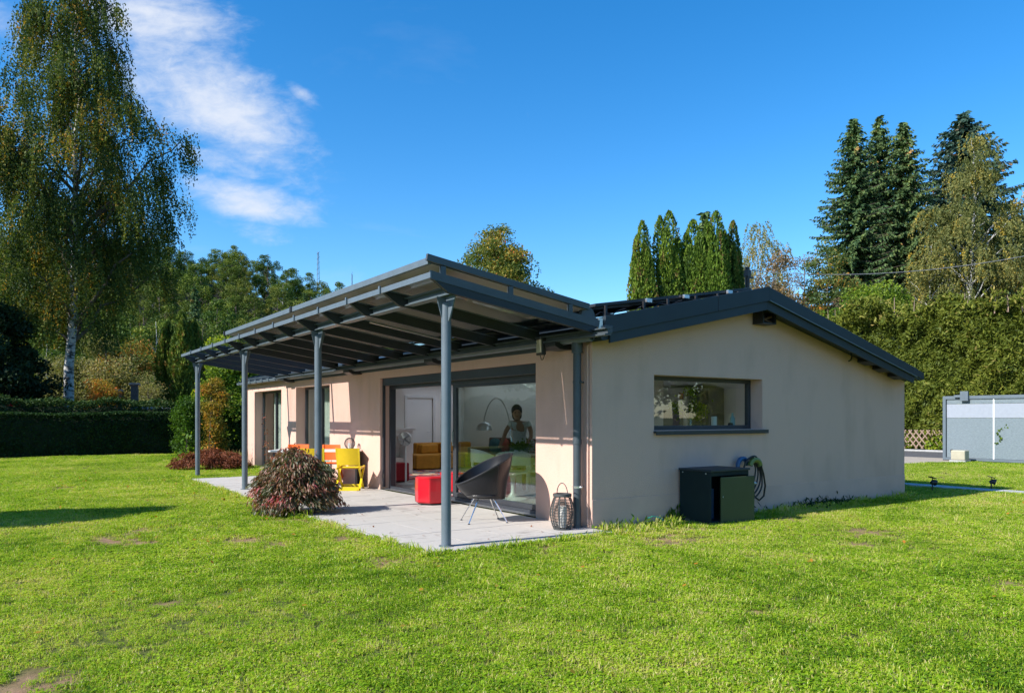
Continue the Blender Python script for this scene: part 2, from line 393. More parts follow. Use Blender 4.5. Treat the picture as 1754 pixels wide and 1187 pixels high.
def slabmat():
    m, n, N, L = new_mat('pale_patio_slab')
    o = N('ShaderNodeOutputMaterial'); b = N('ShaderNodeBsdfPrincipled'); L(b.outputs[0], o.inputs[0]); b.inputs['Roughness'].default_value = .75
    ge = N('ShaderNodeNewGeometry'); oi = N('ShaderNodeObjectInfo')
    nz = N('ShaderNodeTexNoise'); nz.inputs['Scale'].default_value = 3; nz.inputs['Detail'].default_value = 8; nz.inputs['Roughness'].default_value = .65; L(ge.outputs['Position'], nz.inputs['Vector'])
    mp = N('ShaderNodeMapping'); mp.inputs['Scale'].default_value = (1, 6, 1); L(ge.outputs['Position'], mp.inputs[0])
    n2 = N('ShaderNodeTexNoise'); n2.inputs['Scale'].default_value = 2.5; n2.inputs['Detail'].default_value = 6; L(mp.outputs[0], n2.inputs['Vector'])
    a = N('ShaderNodeMath'); a.operation = 'ADD'; L(nz.outputs[0], a.inputs[0]); L(n2.outputs[0], a.inputs[1])
    a2 = N('ShaderNodeMath'); a2.operation = 'MULTIPLY_ADD'; L(oi.outputs['Random'], a2.inputs[0]); a2.inputs[1].default_value = .22; L(a.outputs[0], a2.inputs[2])
    r = N('ShaderNodeValToRGB'); L(a2.outputs[0], r.inputs[0]); r.color_ramp.elements[0].position = .8; r.color_ramp.elements[1].position = 1.3
    e0 = r.color_ramp.elements[0]; e0.color = (.25, .225, .20, 1); r.color_ramp.elements[1].color = (.46, .435, .40, 1)
    L(r.outputs[0], b.inputs['Base Color'])
    n3 = N('ShaderNodeTexNoise'); n3.inputs['Scale'].default_value = 60; L(ge.outputs['Position'], n3.inputs['Vector'])
    bp = N('ShaderNodeBump'); bp.inputs['Strength'].default_value = .2; bp.inputs['Distance'].default_value = .003; L(n3.outputs[0], bp.inputs['Height']); L(bp.outputs[0], b.inputs['Normal'])
    return m
M_slab = slabmat()
M_kerb = mat('pale_concrete_edging', (.44, .43, .41), .85, .12, 6, .3, 60, bdist=.003)
M_joint = mat('sand_joint', (.09, .08, .07), .95, .2, 20)

def groundmat():
    m, n, N, L = new_mat('lawn_soil')
    o = N('ShaderNodeOutputMaterial'); b = N('ShaderNodeBsdfPrincipled'); L(b.outputs[0], o.inputs[0]); b.inputs['Roughness'].default_value = 1; b.inputs['Specular IOR Level'].default_value = .1
    ge = N('ShaderNodeNewGeometry')
    n1 = N('ShaderNodeTexNoise'); n1.inputs['Scale'].default_value = 25; n1.inputs['Detail'].default_value = 8; n1.inputs['Roughness'].default_value = .7; L(ge.outputs['Position'], n1.inputs['Vector'])
    r = N('ShaderNodeValToRGB'); L(n1.outputs[0], r.inputs[0]); r.color_ramp.elements[0].position = .35; r.color_ramp.elements[1].position = .65
    r.color_ramp.elements[0].color = (.07, .10, .014, 1); r.color_ramp.elements[1].color = (.10, .11, .035, 1)
    n2 = N('ShaderNodeTexNoise'); n2.inputs['Scale'].default_value = 9; n2.inputs['Detail'].default_value = 6; L(ge.outputs['Position'], n2.inputs['Vector'])
    at = N('ShaderNodeAttribute'); at.attribute_name = 'bare'
    r2 = N('ShaderNodeValToRGB'); L(n2.outputs[0], r2.inputs[0]); r2.color_ramp.elements[0].color = (.17, .10, .055, 1); r2.color_ramp.elements[1].color = (.36, .24, .15, 1)
    mx = N('ShaderNodeMix'); mx.data_type = 'RGBA'; L(at.outputs['Fac'], mx.inputs[0]); L(r.outputs[0], mx.inputs[6]); L(r2.outputs[0], mx.inputs[7])
    L(mx.outputs[2], b.inputs['Base Color'])
    bp = N('ShaderNodeBump'); bp.inputs['Strength'].default_value = .6; bp.inputs['Distance'].default_value = .02; L(n1.outputs[0], bp.inputs['Height']); L(bp.outputs[0], b.inputs['Normal'])
    return m
M_ground = groundmat()
M_asph = mat('asphalt', (.085, .085, .09), .85, .2, 4, .4, 80, bdist=.004)
M_drive = mat('pale_gravel_drive', (.36, .31, .25), .95, .2, 12, .5, 50, bdist=.01)
M_path = mat('pale_path_slab', (.42, .42, .42), .85, .1, 6, .2, 60, bdist=.003)
M_hill = mat('forest_floor', (.03, .035, .015), 1, .3, .3)

def grassmat():
    m, n, N, L = new_mat('grass_blades')
    o = N('ShaderNodeOutputMaterial'); ge = N('ShaderNodeNewGeometry'); oi = N('ShaderNodeObjectInfo')
    n1 = N('ShaderNodeTexNoise'); n1.inputs['Scale'].default_value = .38; n1.inputs['Detail'].default_value = 7; n1.inputs['Roughness'].default_value = .72; L(ge.outputs['Position'], n1.inputs['Vector'])
    n2 = N('ShaderNodeTexNoise'); n2.inputs['Scale'].default_value = 3.4; n2.inputs['Detail'].default_value = 5; n2.inputs['Roughness'].default_value = .7; L(ge.outputs['Position'], n2.inputs['Vector'])
    at = N('ShaderNodeAttribute'); at.attribute_name = 'tint'
    s1 = N('ShaderNodeMath'); s1.operation = 'MULTIPLY'; L(n1.outputs[0], s1.inputs[0]); s1.inputs[1].default_value = 1.55
    s2 = N('ShaderNodeMath'); s2.operation = 'MULTIPLY_ADD'; L(n2.outputs[0], s2.inputs[0]); s2.inputs[1].default_value = .85; L(s1.outputs[0], s2.inputs[2])
    s3 = N('ShaderNodeMath'); s3.operation = 'MULTIPLY_ADD'; L(at.outputs['Fac'], s3.inputs[0]); s3.inputs[1].default_value = .62; L(s2.outputs[0], s3.inputs[2])
    s4 = N('ShaderNodeMath'); s4.operation = 'SUBTRACT'; L(s3.outputs[0], s4.inputs[0]); s4.inputs[1].default_value = 1.0
    r = N('ShaderNodeValToRGB'); L(s4.outputs[0], r.inputs[0])
    el = r.color_ramp.elements; el[0].position = .14; el[0].color = (.085, .175, .008, 1); el[1].position = .95; el[1].color = (.62, .50, .26, 1)
    for p, c in ((.26, (.19, .34, .012)), (.44, (.31, .46, .018)), (.60, (.45, .53, .045)), (.75, (.58, .52, .17))):
        e = el.new(p); e.color = (*c, 1)
    df = N('ShaderNodeBsdfDiffuse'); tl = N('ShaderNodeBsdfTranslucent'); gl = N('ShaderNodeBsdfGlossy'); gl.inputs['Roughness'].default_value = .38; gl.inputs[0].default_value = (.85, .9, .9, 1)
    L(r.outputs[0], df.inputs[0])
    g = N('ShaderNodeMixRGB'); g.blend_type = 'MULTIPLY'; g.inputs[0].default_value = 1; g.inputs[2].default_value = (1.3, 1.35, .5, 1); L(r.outputs[0], g.inputs[1]); L(g.outputs[0], tl.inputs[0])
    m1 = N('ShaderNodeMixShader'); m1.inputs[0].default_value = .42; L(df.outputs[0], m1.inputs[1]); L(tl.outputs[0], m1.inputs[2])
    m2 = N('ShaderNodeMixShader'); m2.inputs[0].default_value = .022; L(m1.outputs[0], m2.inputs[1]); L(gl.outputs[0], m2.inputs[2])
    L(m2.outputs[0], o.inputs[0]); return m
M_grass = grassmat()

# leaf colours
LM = {}
LM['birch'] = leafmat('birch_leaves', [(0, (.024, .042, .010)), (.45, (.055, .075, .016)), (.75, (.11, .12, .022)), (.93, (.22, .16, .025)), (1, (.36, .15, .02))], .3, gain=1.55)
LM['birch2'] = leafmat('yellowing_birch_leaves', [(0, (.05, .06, .018)), (.5, (.11, .115, .035)), (.85, (.20, .16, .045)), (1, (.34, .22, .03))], .35, gain=1.75)
LM['hill'] = leafmat('hillside_leaves', [(0, (.010, .024, .005)), (.5, (.034, .060, .009)), (.8, (.068, .094, .012)), (1, (.12, .11, .02))], .2, gain=1.9)
LM['hill2'] = leafmat('hillside_yellow_leaves', [(0, (.022, .038, .008)), (.5, (.058, .078, .013)), (.85, (.10, .11, .02)), (1, (.15, .11, .03))], .2, gain=1.85)
LM['spruce'] = leafmat('spruce_needles', [(0, (.012, .028, .014)), (.5, (.026, .048, .018)), (.88, (.055, .075, .022)), (1, (.15, .09, .03))], .12, gain=2.5)
LM['fir'] = leafmat('fir_needles', [(0, (.010, .024, .022)), (.6, (.018, .038, .03)), (.9, (.04, .05, .03)), (1, (.12, .07, .035))], .12, gain=1.9)
LM['thuja'] = leafmat('thuja_sprays', [(0, (.030, .055, .010)), (.45, (.065, .115, .014)), (.88, (.12, .18, .02)), (.96, (.13, .11, .03)), (1, (.10, .06, .025))], .2, gain=1.35)
LM['cypress'] = leafmat('cypress_sprays', [(0, (.018, .035, .010)), (.5, (.040, .066, .012)), (.9, (.085, .11, .018)), (1, (.12, .07, .02))], .15, gain=2.1)
LM['hedge'] = leafmat('hedge_leaves', [(0, (.012, .026, .008)), (.5, (.024, .050, .012)), (.9, (.05, .08, .018)), (1, (.10, .11, .02))], .2, gain=1.4)
LM['bighedge'] = leafmat('spruce_hedge_needles', [(0, (.016, .030, .005)), (.5, (.048, .070, .009)), (.85, (.098, .115, .015)), (1, (.20, .17, .05))], .2, gain=1.5)
LM['gold'] = leafmat('golden_leaves', [(0, (.05, .06, .012)), (.4, (.12, .12, .02)), (.8, (.26, .17, .02)), (1, (.36, .12, .02))], .35, gain=1.4)
LM['autumn'] = leafmat('autumn_leaves', [(0, (.022, .042, .012)), (.35, (.045, .075, .016)), (.65, (.13, .13, .025)), (.85, (.27, .17, .03)), (1, (.30, .08, .02))], .3, gain=1.6)
LM['orange'] = leafmat('orange_green_leaves', [(0, (.025, .05, .015)), (.5, (.06, .085, .02)), (.75, (.20, .12, .02)), (1, (.36, .10, .015))], .3, gain=1.7)
LM['bright'] = leafmat('bright_green_leaves', [(0, (.04, .08, .010)), (.5, (.09, .16, .014)), (1, (.20, .24, .02))], .4, gain=1.25)
LM['pale'] = leafmat('pale_shrub_leaves', [(0, (.05, .06, .02)), (.5, (.12, .12, .045)), (.85, (.20, .17, .07)), (1, (.30, .14, .05))], .35, gain=1.6)
LM['dark'] = leafmat('dark_evergreen_leaves', [(0, (.008, .018, .008)), (.6, (.016, .034, .012)), (1, (.03, .05, .012))], .1, gain=1.1)
LM['maple'] = leafmat('japanese_maple_leaves', [(0, (.03, .042, .012)), (.35, (.07, .078, .02)), (.55, (.15, .075, .03)), (.85, (.24, .085, .05)), (1, (.36, .04, .05))], .3, gloss=.05, gain=1.3)
LM['redmaple'] = leafmat('red_maple_leaves', [(0, (.07, .02, .012)), (.5, (.17, .045, .025)), (.9, (.28, .09, .05)), (1, (.1, .1, .03))], .3, gain=1.25)
LM['twig'] = leafmat('sparse_brown_leaves', [(0, (.08, .06, .04)), (.7, (.17, .12, .07)), (1, (.28, .16, .05))], .3, gain=1.2)
LM['redflower'] = leafmat('red_leaves', [(0, (.2, .01, .02)), (1, (.45, .02, .04))], .3)
LM['houseplant'] = leafmat('houseplant_leaves', [(0, (.06, .12, .012)), (1, (.26, .30, .02))], .35)

# ------------------------------------------------------------------ foliage builders
def wavenoise(seed, fmin, fmax, n=18):
    g = np.random.default_rng(seed); f = np.exp(g.uniform(math.log(fmin), math.log(fmax), n)); a = g.uniform(0, 6.283, n); p = g.uniform(0, 6.283, n); am = (f / fmin) ** -.45; am /= math.sqrt((am ** 2).sum() / 2)
    return lambda x, y: sum(am[i] * np.sin(f[i] * (x * math.cos(a[i]) + y * math.sin(a[i])) + p[i]) for i in range(n))
def unit(a): return a / np.maximum(np.linalg.norm(a, axis=1, keepdims=True), 1e-9)
def leaf_mesh(name, P, D, ln, wd, tint, m, nrm=None):
    n = len(P); ln = np.broadcast_to(ln, (n,))[:, None]; wd = np.broadcast_to(wd, (n,))[:, None]
    D = unit(D); q = rng.normal(size=(n, 3)) if nrm is None else nrm + rng.normal(size=(n, 3)) * .35
    Sd = unit(np.cross(D, q))
    V = np.stack([P - D * ln / 2, P + Sd * wd / 2 - D * ln * .05, P + D * ln / 2, P - Sd * wd / 2 - D * ln * .05], 1).reshape(-1, 3)
    me = bpy.data.meshes.new(name); me.vertices.add(4 * n); me.vertices.foreach_set('co', V.astype(np.float32).ravel())
    me.loops.add(4 * n); me.loops.foreach_set('vertex_index', np.arange(4 * n, dtype=np.int32))
    me.polygons.add(n); me.polygons.foreach_set('loop_start', np.arange(0, 4 * n, 4, dtype=np.int32))
    a = me.attributes.new('tint', 'FLOAT', 'FACE'); a.data.foreach_set('value', np.clip(tint, 0, 1).astype(np.float32))
    me.materials.append(m); me.update(); me.validate(); return me
def rad_env(prof, z):
    zs = [p[0] for p in prof]; rs = [p[1] for p in prof]; return np.interp(z, zs, rs)
def limb_path(p0, p1, sag=0, n=6, wob=.06):
    p0 = np.array(p0, float); p1 = np.array(p1, float); L_ = np.linalg.norm(p1 - p0); pts = []
    for i in range(n + 1):
        t = i / n; p = p0 + (p1 - p0) * t; p[2] += sag * L_ * (t * (1 - t)) * 4 * .25
        if 0 < i < n: p += rng.normal(size=3) * wob * L_ / 3
        pts.append(p)
    return pts
def broadleaf(prof, nclump, nleaf, leaf, lm, clump_r=.7, trunk_r=.2, H=None, weep=0, limb=None, tint_c=.5, tint_v=.22, fork=.3, irrg=1.0, bark=None, lean=(0, 0), twig=False, shell=.45, branch_r=None, tops=None):
    """meshes of a deciduous tree: returns (trunk mesh, crown mesh). prof: list of (height, crown radius)"""
    bark = bark or M_bark; z0 = prof[0][0]; z1 = prof[-1][0]; H = H or z1
    mb = MB()
    tp = [(0, 0, -.2)] + [(lean[0] * (z / H) + rng.normal() * .04 * H / 12, lean[1] * (z / H) + rng.normal() * .04 * H / 12, z) for z in np.linspace(H * .08, H * .95, 10)]
    mb.tube(tp, [trunk_r * (1.25 if i == 0 else (1 - .92 * i / 10)) for i in range(11)], 8)
    tpz = np.array(tp)
    def trunk_at(z): return np.array([np.interp(z, tpz[:, 2], tpz[:, 0]), np.interp(z, tpz[:, 2], tpz[:, 1]), z])
    C = []; 
    lo, hi = z0, z1
    lump = rng.normal(size=(7, 2)) * .5
    while len(C) < nclump:
        z = rng.uniform(lo, hi); rr = rad_env(prof, z); 
        if rng.uniform() > (rr / max(p[1] for p in prof)) ** 1.2 + .05: continue
        th = rng.uniform(0, 2 * math.pi); k = (rng.uniform(shell ** 2, 1)) ** .5
        irr = 1 + irrg * (.16 * math.sin(3 * th + z * 1.3) + .12 * math.sin(5 * th - z * 2.1))
        r = rr * k * irr
        c = trunk_at(z); C.append((c[0] + r * math.cos(th), c[1] + r * math.sin(th), z))
    C = np.array(C)
    # limbs
    mb.mat(1)
    nb = min(len(C), int(26 + nclump * .15)); idx = rng.choice(len(C), nb, replace=False)
    for i in idx:
        c = C[i]; zb = max(H * fork * .8, c[2] - np.hypot(c[0], c[1]) * rng.uniform(.7, 1.3)); zb = min(zb, H * .9)
        p0 = trunk_at(zb); br = (branch_r or trunk_r * .28) * (1 - .6 * zb / H)
        pts = limb_path(p0, c, .25 if weep else .1); mb.tube(pts, [br * (1 - .85 * k / 6) + .008 for k in range(7)], 5, cap=False)
        if twig:
            for _ in range(9):
                k = rng.integers(2, 6); e = pts[k] + rng.normal(size=3) * np.array([.7, .7, .8]) * clump_r; mb.tube(limb_path(pts[k], e, 0, 4), [br * .35, br * .3, br * .2, br * .15, .006], 4, cap=False)
    trunk = mb.mesh('trunk', [bark, limb or bark], True)
    per = max(1, nleaf // nclump)
    tc = rng.uniform(-1, 1, len(C)) * tint_v
    if not weep:
        n = per * len(C); ci = np.repeat(np.arange(len(C)), per)
        off = rng.normal(size=(n, 3)); off = unit(off) * (rng.uniform(0, 1, (n, 1)) ** .45) * clump_r * rng.uniform(.75, 1.25, (len(C), 1))[ci]
        off[:, 2] *= .72
        P = C[ci] + off; D = rng.normal(size=(n, 3)); D[:, 2] -= .25
        tint = tint_c + tc[ci] + rng.normal(size=n) * .13
    else:
        # hanging strands
        ns = max(1, per // 22); st = len(C) * ns; ci = np.repeat(np.arange(len(C)), ns)
        s0 = C[ci] + rng.normal(size=(st, 3)) * np.array([.5, .5, .35]) * clump_r
        ln = rng.uniform(.5, 1.25, st) * weep; out_ = s0.copy(); out_[:, 2] = 0; out_ = unit(out_)
        k = 22; tt = np.tile(np.linspace(0, 1, k), st); si = np.repeat(np.arange(st), k)
        sw = rng.normal(size=(st, 2)) * .12
        P = s0[si].copy(); P[:, 2] -= ln[si] * tt; P[:, :2] += out_[si][:, :2] * (.28 * (1 - (1 - tt) ** 2))[:, None] + sw[si] * tt[:, None]
        n = len(P); P += rng.normal(size=(n, 3)) * .045
        D = rng.normal(size=(n, 3)) * .6; D[:, 2] -= 1
        tint = tint_c + tc[ci][si] + rng.normal(size=n) * .14 + (rng.uniform(size=st) > .96)[si] * .4
        keep = P[:, 2] > z0 - .5; P, D, tint = P[keep], D[keep], tint[keep]; n = len(P)
    crown = leaf_mesh('crown', P, D, leaf * rng.uniform(.7, 1.3, n), leaf * .58 * rng.uniform(.7, 1.3, n), tint, lm)
    return trunk, crown
def conifer(H, rbase, z0, lm, nwh=46, tint_c=.5, card=.26, droop=.35, trunk_r=.28, power=.85, dens=1.0, jag=.25):
    mb = MB(); mb.tube([(0, 0, -.2), (0, 0, H * .5), (0, 0, H * .97)], [trunk_r, trunk_r * .6, .02], 8)
    P = []; D = []; T = []; LN = []
    zs = z0 + (H - z0) * (np.linspace(0, 1, nwh) ** .93)
    for z in zs:
        f = 1 - (z - z0) / (H - z0); r0 = rbase * (f ** power) * (1 - .18 * (f > .9)) + .12
        nb = int(rng.integers(6, 9)); a0 = rng.uniform(0, 6.28)
        for b in range(nb):
            a = a0 + b * 6.283 / nb + rng.normal() * .18; r = r0 * rng.uniform(1 - jag, 1 + jag * .7); tb = rng.normal() * .10
            zz = z + rng.normal() * .12
            m = max(4, int(r / .16 * dens)); t = np.linspace(.08, 1, m)
            ax = np.stack([np.cos(a) * r * t, np.sin(a) * r * t, zz - droop * r * t + droop * .75 * r * t ** 2.6], 1)
            if r > 1: mb.tube([ax[0], ax[m // 2], ax[-1]], [.035, .02, .008], 4, cap=False)
            dirv = np.array([math.cos(a), math.sin(a), -.1])
            for sgn in (-1, 0, 1, 2):
                side = np.array([-math.sin(a), math.cos(a), 0]) * (sgn if sgn < 2 else 0)
                d = dirv * .75 + side * .8 + np.array([0, 0, -.35 if sgn < 2 else -1.3])
                d = np.tile(d, (m, 1)) + rng.normal(size=(m, 3)) * .28
                L_ = card * (1.25 - .65 * t) * rng.uniform(.7, 1.3, m) * (1 if sgn else .9)
                P.append(ax + unit(d) * (L_ * .42)[:, None] + rng.normal(size=(m, 3)) * .03); D.append(d); LN.append(L_)
                T.append(tint_c + tb + rng.normal(size=m) * .12 + .12 * t)
    P.append(np.array([[0, 0, H - .05 - .12 * i] for i in range(8)])); D.append(np.tile([0.05, 0, 1.], (8, 1)) + rng.normal(size=(8, 3)) * .2); LN.append(np.full(8, card)); T.append(np.full(8, .6))
    P = np.concatenate(P); D = np.concatenate(D); T = np.concatenate(T); LN = np.concatenate(LN)
    return mb.mesh('trunk', M_bark, True), leaf_mesh('crown', P, D, LN, LN * .42, T, lm)
def column(H, r, lm, n=16000, spires=5, tint_c=.5, card=.16, spread=.55, flat=1.0):
    """fastigiate conifer made of flame shaped spires of upright sprays"""
    mb = MB(); mb.tube([(0, 0, -.2), (0, 0, H * .7)], [.12, .04], 7)
    P = []; D = []; T = []
    sp = [(0, 0, 1.0, 1.0)] + [(math.cos(a) * r * spread, math.sin(a) * r * spread * flat, rng.uniform(.80, .98), rng.uniform(.55, .72)) for a in np.linspace(0, 6.28, spires, endpoint=False) + rng.uniform(0, 1)]
    for (x, y, hf, rf) in sp:
        m = int(n / len(sp)); h = H * hf; z = rng.uniform(0, 1, m) ** .85; th = rng.uniform(0, 6.283, m)
        R_ = r * rf * np.clip(np.sqrt(np.clip(1 - z ** 2.6, 0, 1)), .05, 1) * (.8 + .2 * np.minimum(1, z * 5))
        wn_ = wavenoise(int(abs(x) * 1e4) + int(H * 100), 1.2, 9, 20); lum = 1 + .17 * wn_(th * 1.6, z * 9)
        rr = R_ * lum * rng.uniform(.72, 1.03, m)
        p = np.stack([x + rr * np.cos(th), y + rr * np.sin(th) * flat, z * h], 1)
        d = np.stack([np.cos(th) * .45, np.sin(th) * .45, np.full(m, 1.)], 1) + rng.normal(size=(m, 3)) * .25
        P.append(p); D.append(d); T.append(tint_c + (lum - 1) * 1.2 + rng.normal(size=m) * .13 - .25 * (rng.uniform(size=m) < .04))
    P = np.concatenate(P); D = np.concatenate(D); T = np.concatenate(T)
    return mb.mesh('trunk', M_bark, True), leaf_mesh('crown', P, D, card * rng.uniform(.7, 1.4, len(P)), card * .42, T, lm)
def make_tree(name, meshes, label, loc, group=None, rz=None, scale=1, cat='tree'):
    t = thing(name, label, cat, loc, rng.uniform(0, 6.28) if rz is None else rz, group)
    t.scale = (scale,) * 3
    a = link('trunk', meshes[0], t); b = link('crown' if cat == 'tree' else 'foliage', meshes[1], t); return t

# ------------------------------------------------------------------ ground, paths, road
def sheet(name, poly, z, m, kind='structure', parent=None):
    mb = MB(); mb.add([(p[0], p[1], z) for p in poly], [list(range(len(poly)))]); o = obj(name, mb, m, parent)
    if kind and parent is None: o['kind'] = kind
    return o
bare = []          # (x, y, rx, ry) bare or thin spots of the lawn
for px, py, rx, ry in ((668, 960, .24, .17), (250, 906, .30, .22), (200, 922, .3, .2), (240, 928, .25, .16), (420, 922, .26, .15), (478, 930, .16, .1), (375, 901, .14, .1), (595, 922, .22, .12),
                       (20, 1180, .22, .16), (95, 1165, .12, .08), (1487, 910, .34, .18), (1350, 888, .26, .14), (1730, 998, .28, .14), (935, 936, .2, .08), (1145, 922, .3, .12), (1160, 914, .25, .1), (1145, 930, .24, .12),
                       (640, 990, .0, .0), (560, 880, .35, .16), (495, 889, .4, .14), (1200, 905, .35, .1), (110, 835, .3, .2), (1300, 1045, .1, .05), (290, 1030, .10, .06), (940, 948, .1, .05), (1470, 930, .2, .1)):
    if rx: p = GP(px, py); bare.append((p.x, p.y, rx, ry))
def bare_at(x, y):
    v = np.zeros_like(x)
    ca, sa = math.cos(-ANG), math.sin(-ANG)
    for bx, by, rx, ry in bare:
        dx = x - bx; dy = y - by; u = dx * ca + dy * sa; w_ = -dx * sa + dy * ca
        wob = 1 + .35 * np.sin(9 * np.arctan2(w_, u + 1e-6) * .5 + bx * 7) + .2 * np.sin(5 * np.arctan2(w_, u + 1e-6) + by * 5)
        v = np.maximum(v, 1.6 - np.sqrt((u / rx) ** 2 + (w_ / (ry * 1.6)) ** 2) / wob * 1.1)
    sp = .5 + .5 * np.sin(x * 23 + 3 * np.sin(y * 19)) * np.sin(y * 27 + 2 * np.sin(x * 31))
    return np.clip(v * (.55 + .6 * sp), 0, 1)
# lawn ground sheet: fine near the camera, coarse outside, gentle undulation only near
def ground():
    xs = np.concatenate([np.arange(-1200, -30, 90), np.arange(-30, -12, 2), np.arange(-12, 13, .1), np.arange(13, 30, 1.5), np.arange(30, 1300, 90)])
    ys = np.concatenate([np.arange(-1200, -12, 90), np.arange(-12, 9, .1), np.arange(9, 32, 1.5), np.arange(32, 1300, 90)])
    X, Y = np.meshgrid(xs, ys); Z = np.full_like(X, -.02)
    V = np.stack([X, Y, Z], -1).reshape(-1, 3); ny, nx = X.shape
    i = np.arange(ny - 1)[:, None] * nx + np.arange(nx - 1)[None]; F = np.stack([i, i + 1, i + nx + 1, i + nx], -1).reshape(-1, 4)
    me = bpy.data.meshes.new('ground'); me.vertices.add(len(V)); me.vertices.foreach_set('co', V.astype(np.float32).ravel())
    me.loops.add(F.size); me.loops.foreach_set('vertex_index', F.astype(np.int32).ravel()); me.polygons.add(len(F)); me.polygons.foreach_set('loop_start', np.arange(0, F.size, 4, dtype=np.int32))
    a = me.attributes.new('bare', 'FLOAT', 'POINT'); a.data.foreach_set('value', bare_at(X.ravel(), Y.ravel()).astype(np.float32))
    me.materials.append(M_ground); me.update(); o = link('ground', me); o['kind'] = 'structure'
ground()
tag(sheet('road', [(21.6, -60), (26.4, -60), (26.4, 90), (21.6, 90)], -.004, M_asph), 'grey asphalt road running past behind the sliding gate')
tag(sheet('driveway', [(13.2, 6.3), (17.5, 5.0), (21.595, 4.6), (21.595, 14), (13.2, 14)], -.002, M_drive), 'pale gravel driveway between the lawn and the road')
# garden path of slabs
path = bpy.data.objects.new('path', None); COL.objects.link(path); path['kind'] = 'structure'; path['label'] = 'narrow pale slab path crossing the lawn right of the house'
ps = MB().box(-.22, -.24, -.02, .22, .24, .012).mesh('slab', M_path)
for k in range(22): 
    o = link('slab', ps, path, (9.95 + .02 * math.sin(k * 2.1), 2.6 - k * .5, 0))
# kerb along road far side
kb = MB(); kb.box(26.42, -60, -.05, 26.56, 90, .07); tag(obj('road_kerb', kb, M_cond), kind='structure')

# patio
patio = bpy.data.objects.new('patio', None); COL.objects.link(patio); patio['kind'] = 'structure'; patio['label'] = 'pale slab terrace under the steel canopy'
PX0, PY0, PY1 = -2.55, -.30, 11.45
bed = MB().box(PX0 - .02, PY0, -.06, 0.0, PY1, -.006); obj('joint_bed', bed, M_joint, patio)
sl = MB().box(-.3155, -.2900, -.03, .3155, .2900, 0).mesh('slab', M_slab)
nx_, ny_ = 4, 20
for i in range(nx_):
    for j in range(ny_):
        o = link('slab', sl, patio, (PX0 + .01 + .3175 + i * .6385, PY0 + .2925 + j * .5875 + .005, random.uniform(-.001, .0015)))
ed = MB(); ed.box(PX0 - .06, PY0 - .11, -.06, .06, PY0 - .008, .004); obj('front_edging', ed, M_kerb, patio, bevel=.006)
ed = MB(); ed.box(PX0 - .075, PY0 - .0, -.06, PX0 - .022, PY1, .004); obj('side_edging', ed, M_kerb, patio, bevel=.006)
ed = MB(); ed.box(PX0, PY1 + .003, -.06, 0, PY1 + .07, .004); obj('end_edging', ed, M_kerb, patio, bevel=.006)

# ------------------------------------------------------------------ house
house = thing('house', 'single-storey beige rendered house with dark gabled roof and large patio windows', 'house')
LX, LY = 7.71, 16.14
def zroof(x): return 2.45 + .219 * x if x < 3.36 else 3.186 - .228 * (x - 3.36)
T = .34
def framed(name, x0, x1, z0, z1, y, axis, fw=.06, fd=.07, sash=None, label=None):
    """window in a wall; axis 'y': wall across y (gable), 'x': patio wall. returns window object"""
    f = MB()
    def B(a0, b0, a1, b1, d0, d1):
        if axis == 'y': f.box(a0, d0, b0, a1, d1, b1)
        else: f.box(d0, a0, b0, d1, a1, b1)
    B(x0, z0, x0 + fw, z1, y, y + fd); B(x1 - fw, z0, x1, z1, y, y + fd)
    B(x0 + fw, z0, x1 - fw, z0 + fw, y + .002, y + fd - .002); B(x0 + fw, z1 - fw, x1 - fw, z1, y + .002, y + fd - .002)
    o = obj(name, f, M_frame, house, bevel=.004)
    if label: o['label'] = label
    return o
# patio facade with openings (y ranges), all from near the floor
ops = [(1.24, 6.54, .0, 2.24), (9.30, 11.66, .0, 2.22), (12.85, 15.39, .0, 2.21)]
wl = MB()
def facade(mb, ops):
    ys = [T] + [v for o in ops for v in o[:2]] + [LY - T]
    for i in range(0, len(ys), 2): mb.box(0, ys[i], -.1, T, ys[i + 1], 2.2)
    return mb
ytiles = [(T, 1.24), (6.54, 9.30), (11.66, 12.85), (15.39, LY - T)]
for a, b in ytiles: wl.box(0, a, -.1, T, b, 2.45)
for a, b, z0, z1 in ops: wl.box(0, a, z1, T, b, 2.45)
obj('wall', wl, M_st, house)
# gable walls with the kitchen window opening
def gable(y0, y1, win):
    g = MB()
    if win:
        x0, x1, z0, z1 = win
        g.prism([(0, -.1), (x0, -.1), (x0, zroof(x0)), (0, zroof(0))], 'y', y0, y1)
        g.prism([(x0, -.1), (x1, -.1), (x1, z0), (x0, z0)], 'y', y0, y1)
        g.prism([(x0, z1), (x1, z1), (x1, zroof(x1)), (3.36, zroof(3.36)), (x0, zroof(x0))], 'y', y0, y1)
        g.prism([(x1, -.1), (LX, -.1), (LX, zroof(LX)), (x1, zroof(x1))], 'y', y0, y1)
    else:
        g.prism([(0, -.1), (LX, -.1), (LX, zroof(LX)), (3.36, zroof(3.36)), (0, zroof(0))], 'y', y0, y1)
    return g
WX0, WX1, WZ0, WZ1 = 1.13, 3.50, 1.27, 2.045
obj('wall', gable(0, T, (WX0, WX1, WZ0, WZ1)), M_st, house)
obj('wall', gable(LY - T, LY, None), M_st, house)
bw = MB()
for (a, b) in ((T, 6.5), (11.5, LY - T)): bw.box(LX - T, a, -.1, LX, b, zroof(LX))
for (a, b) in ((6.5, 11.5),): bw.box(LX - T, a, -.1, LX, b, .25); bw.box(LX - T, a, 2.05, LX, b, zroof(LX))
obj('wall', bw, M_st, house)
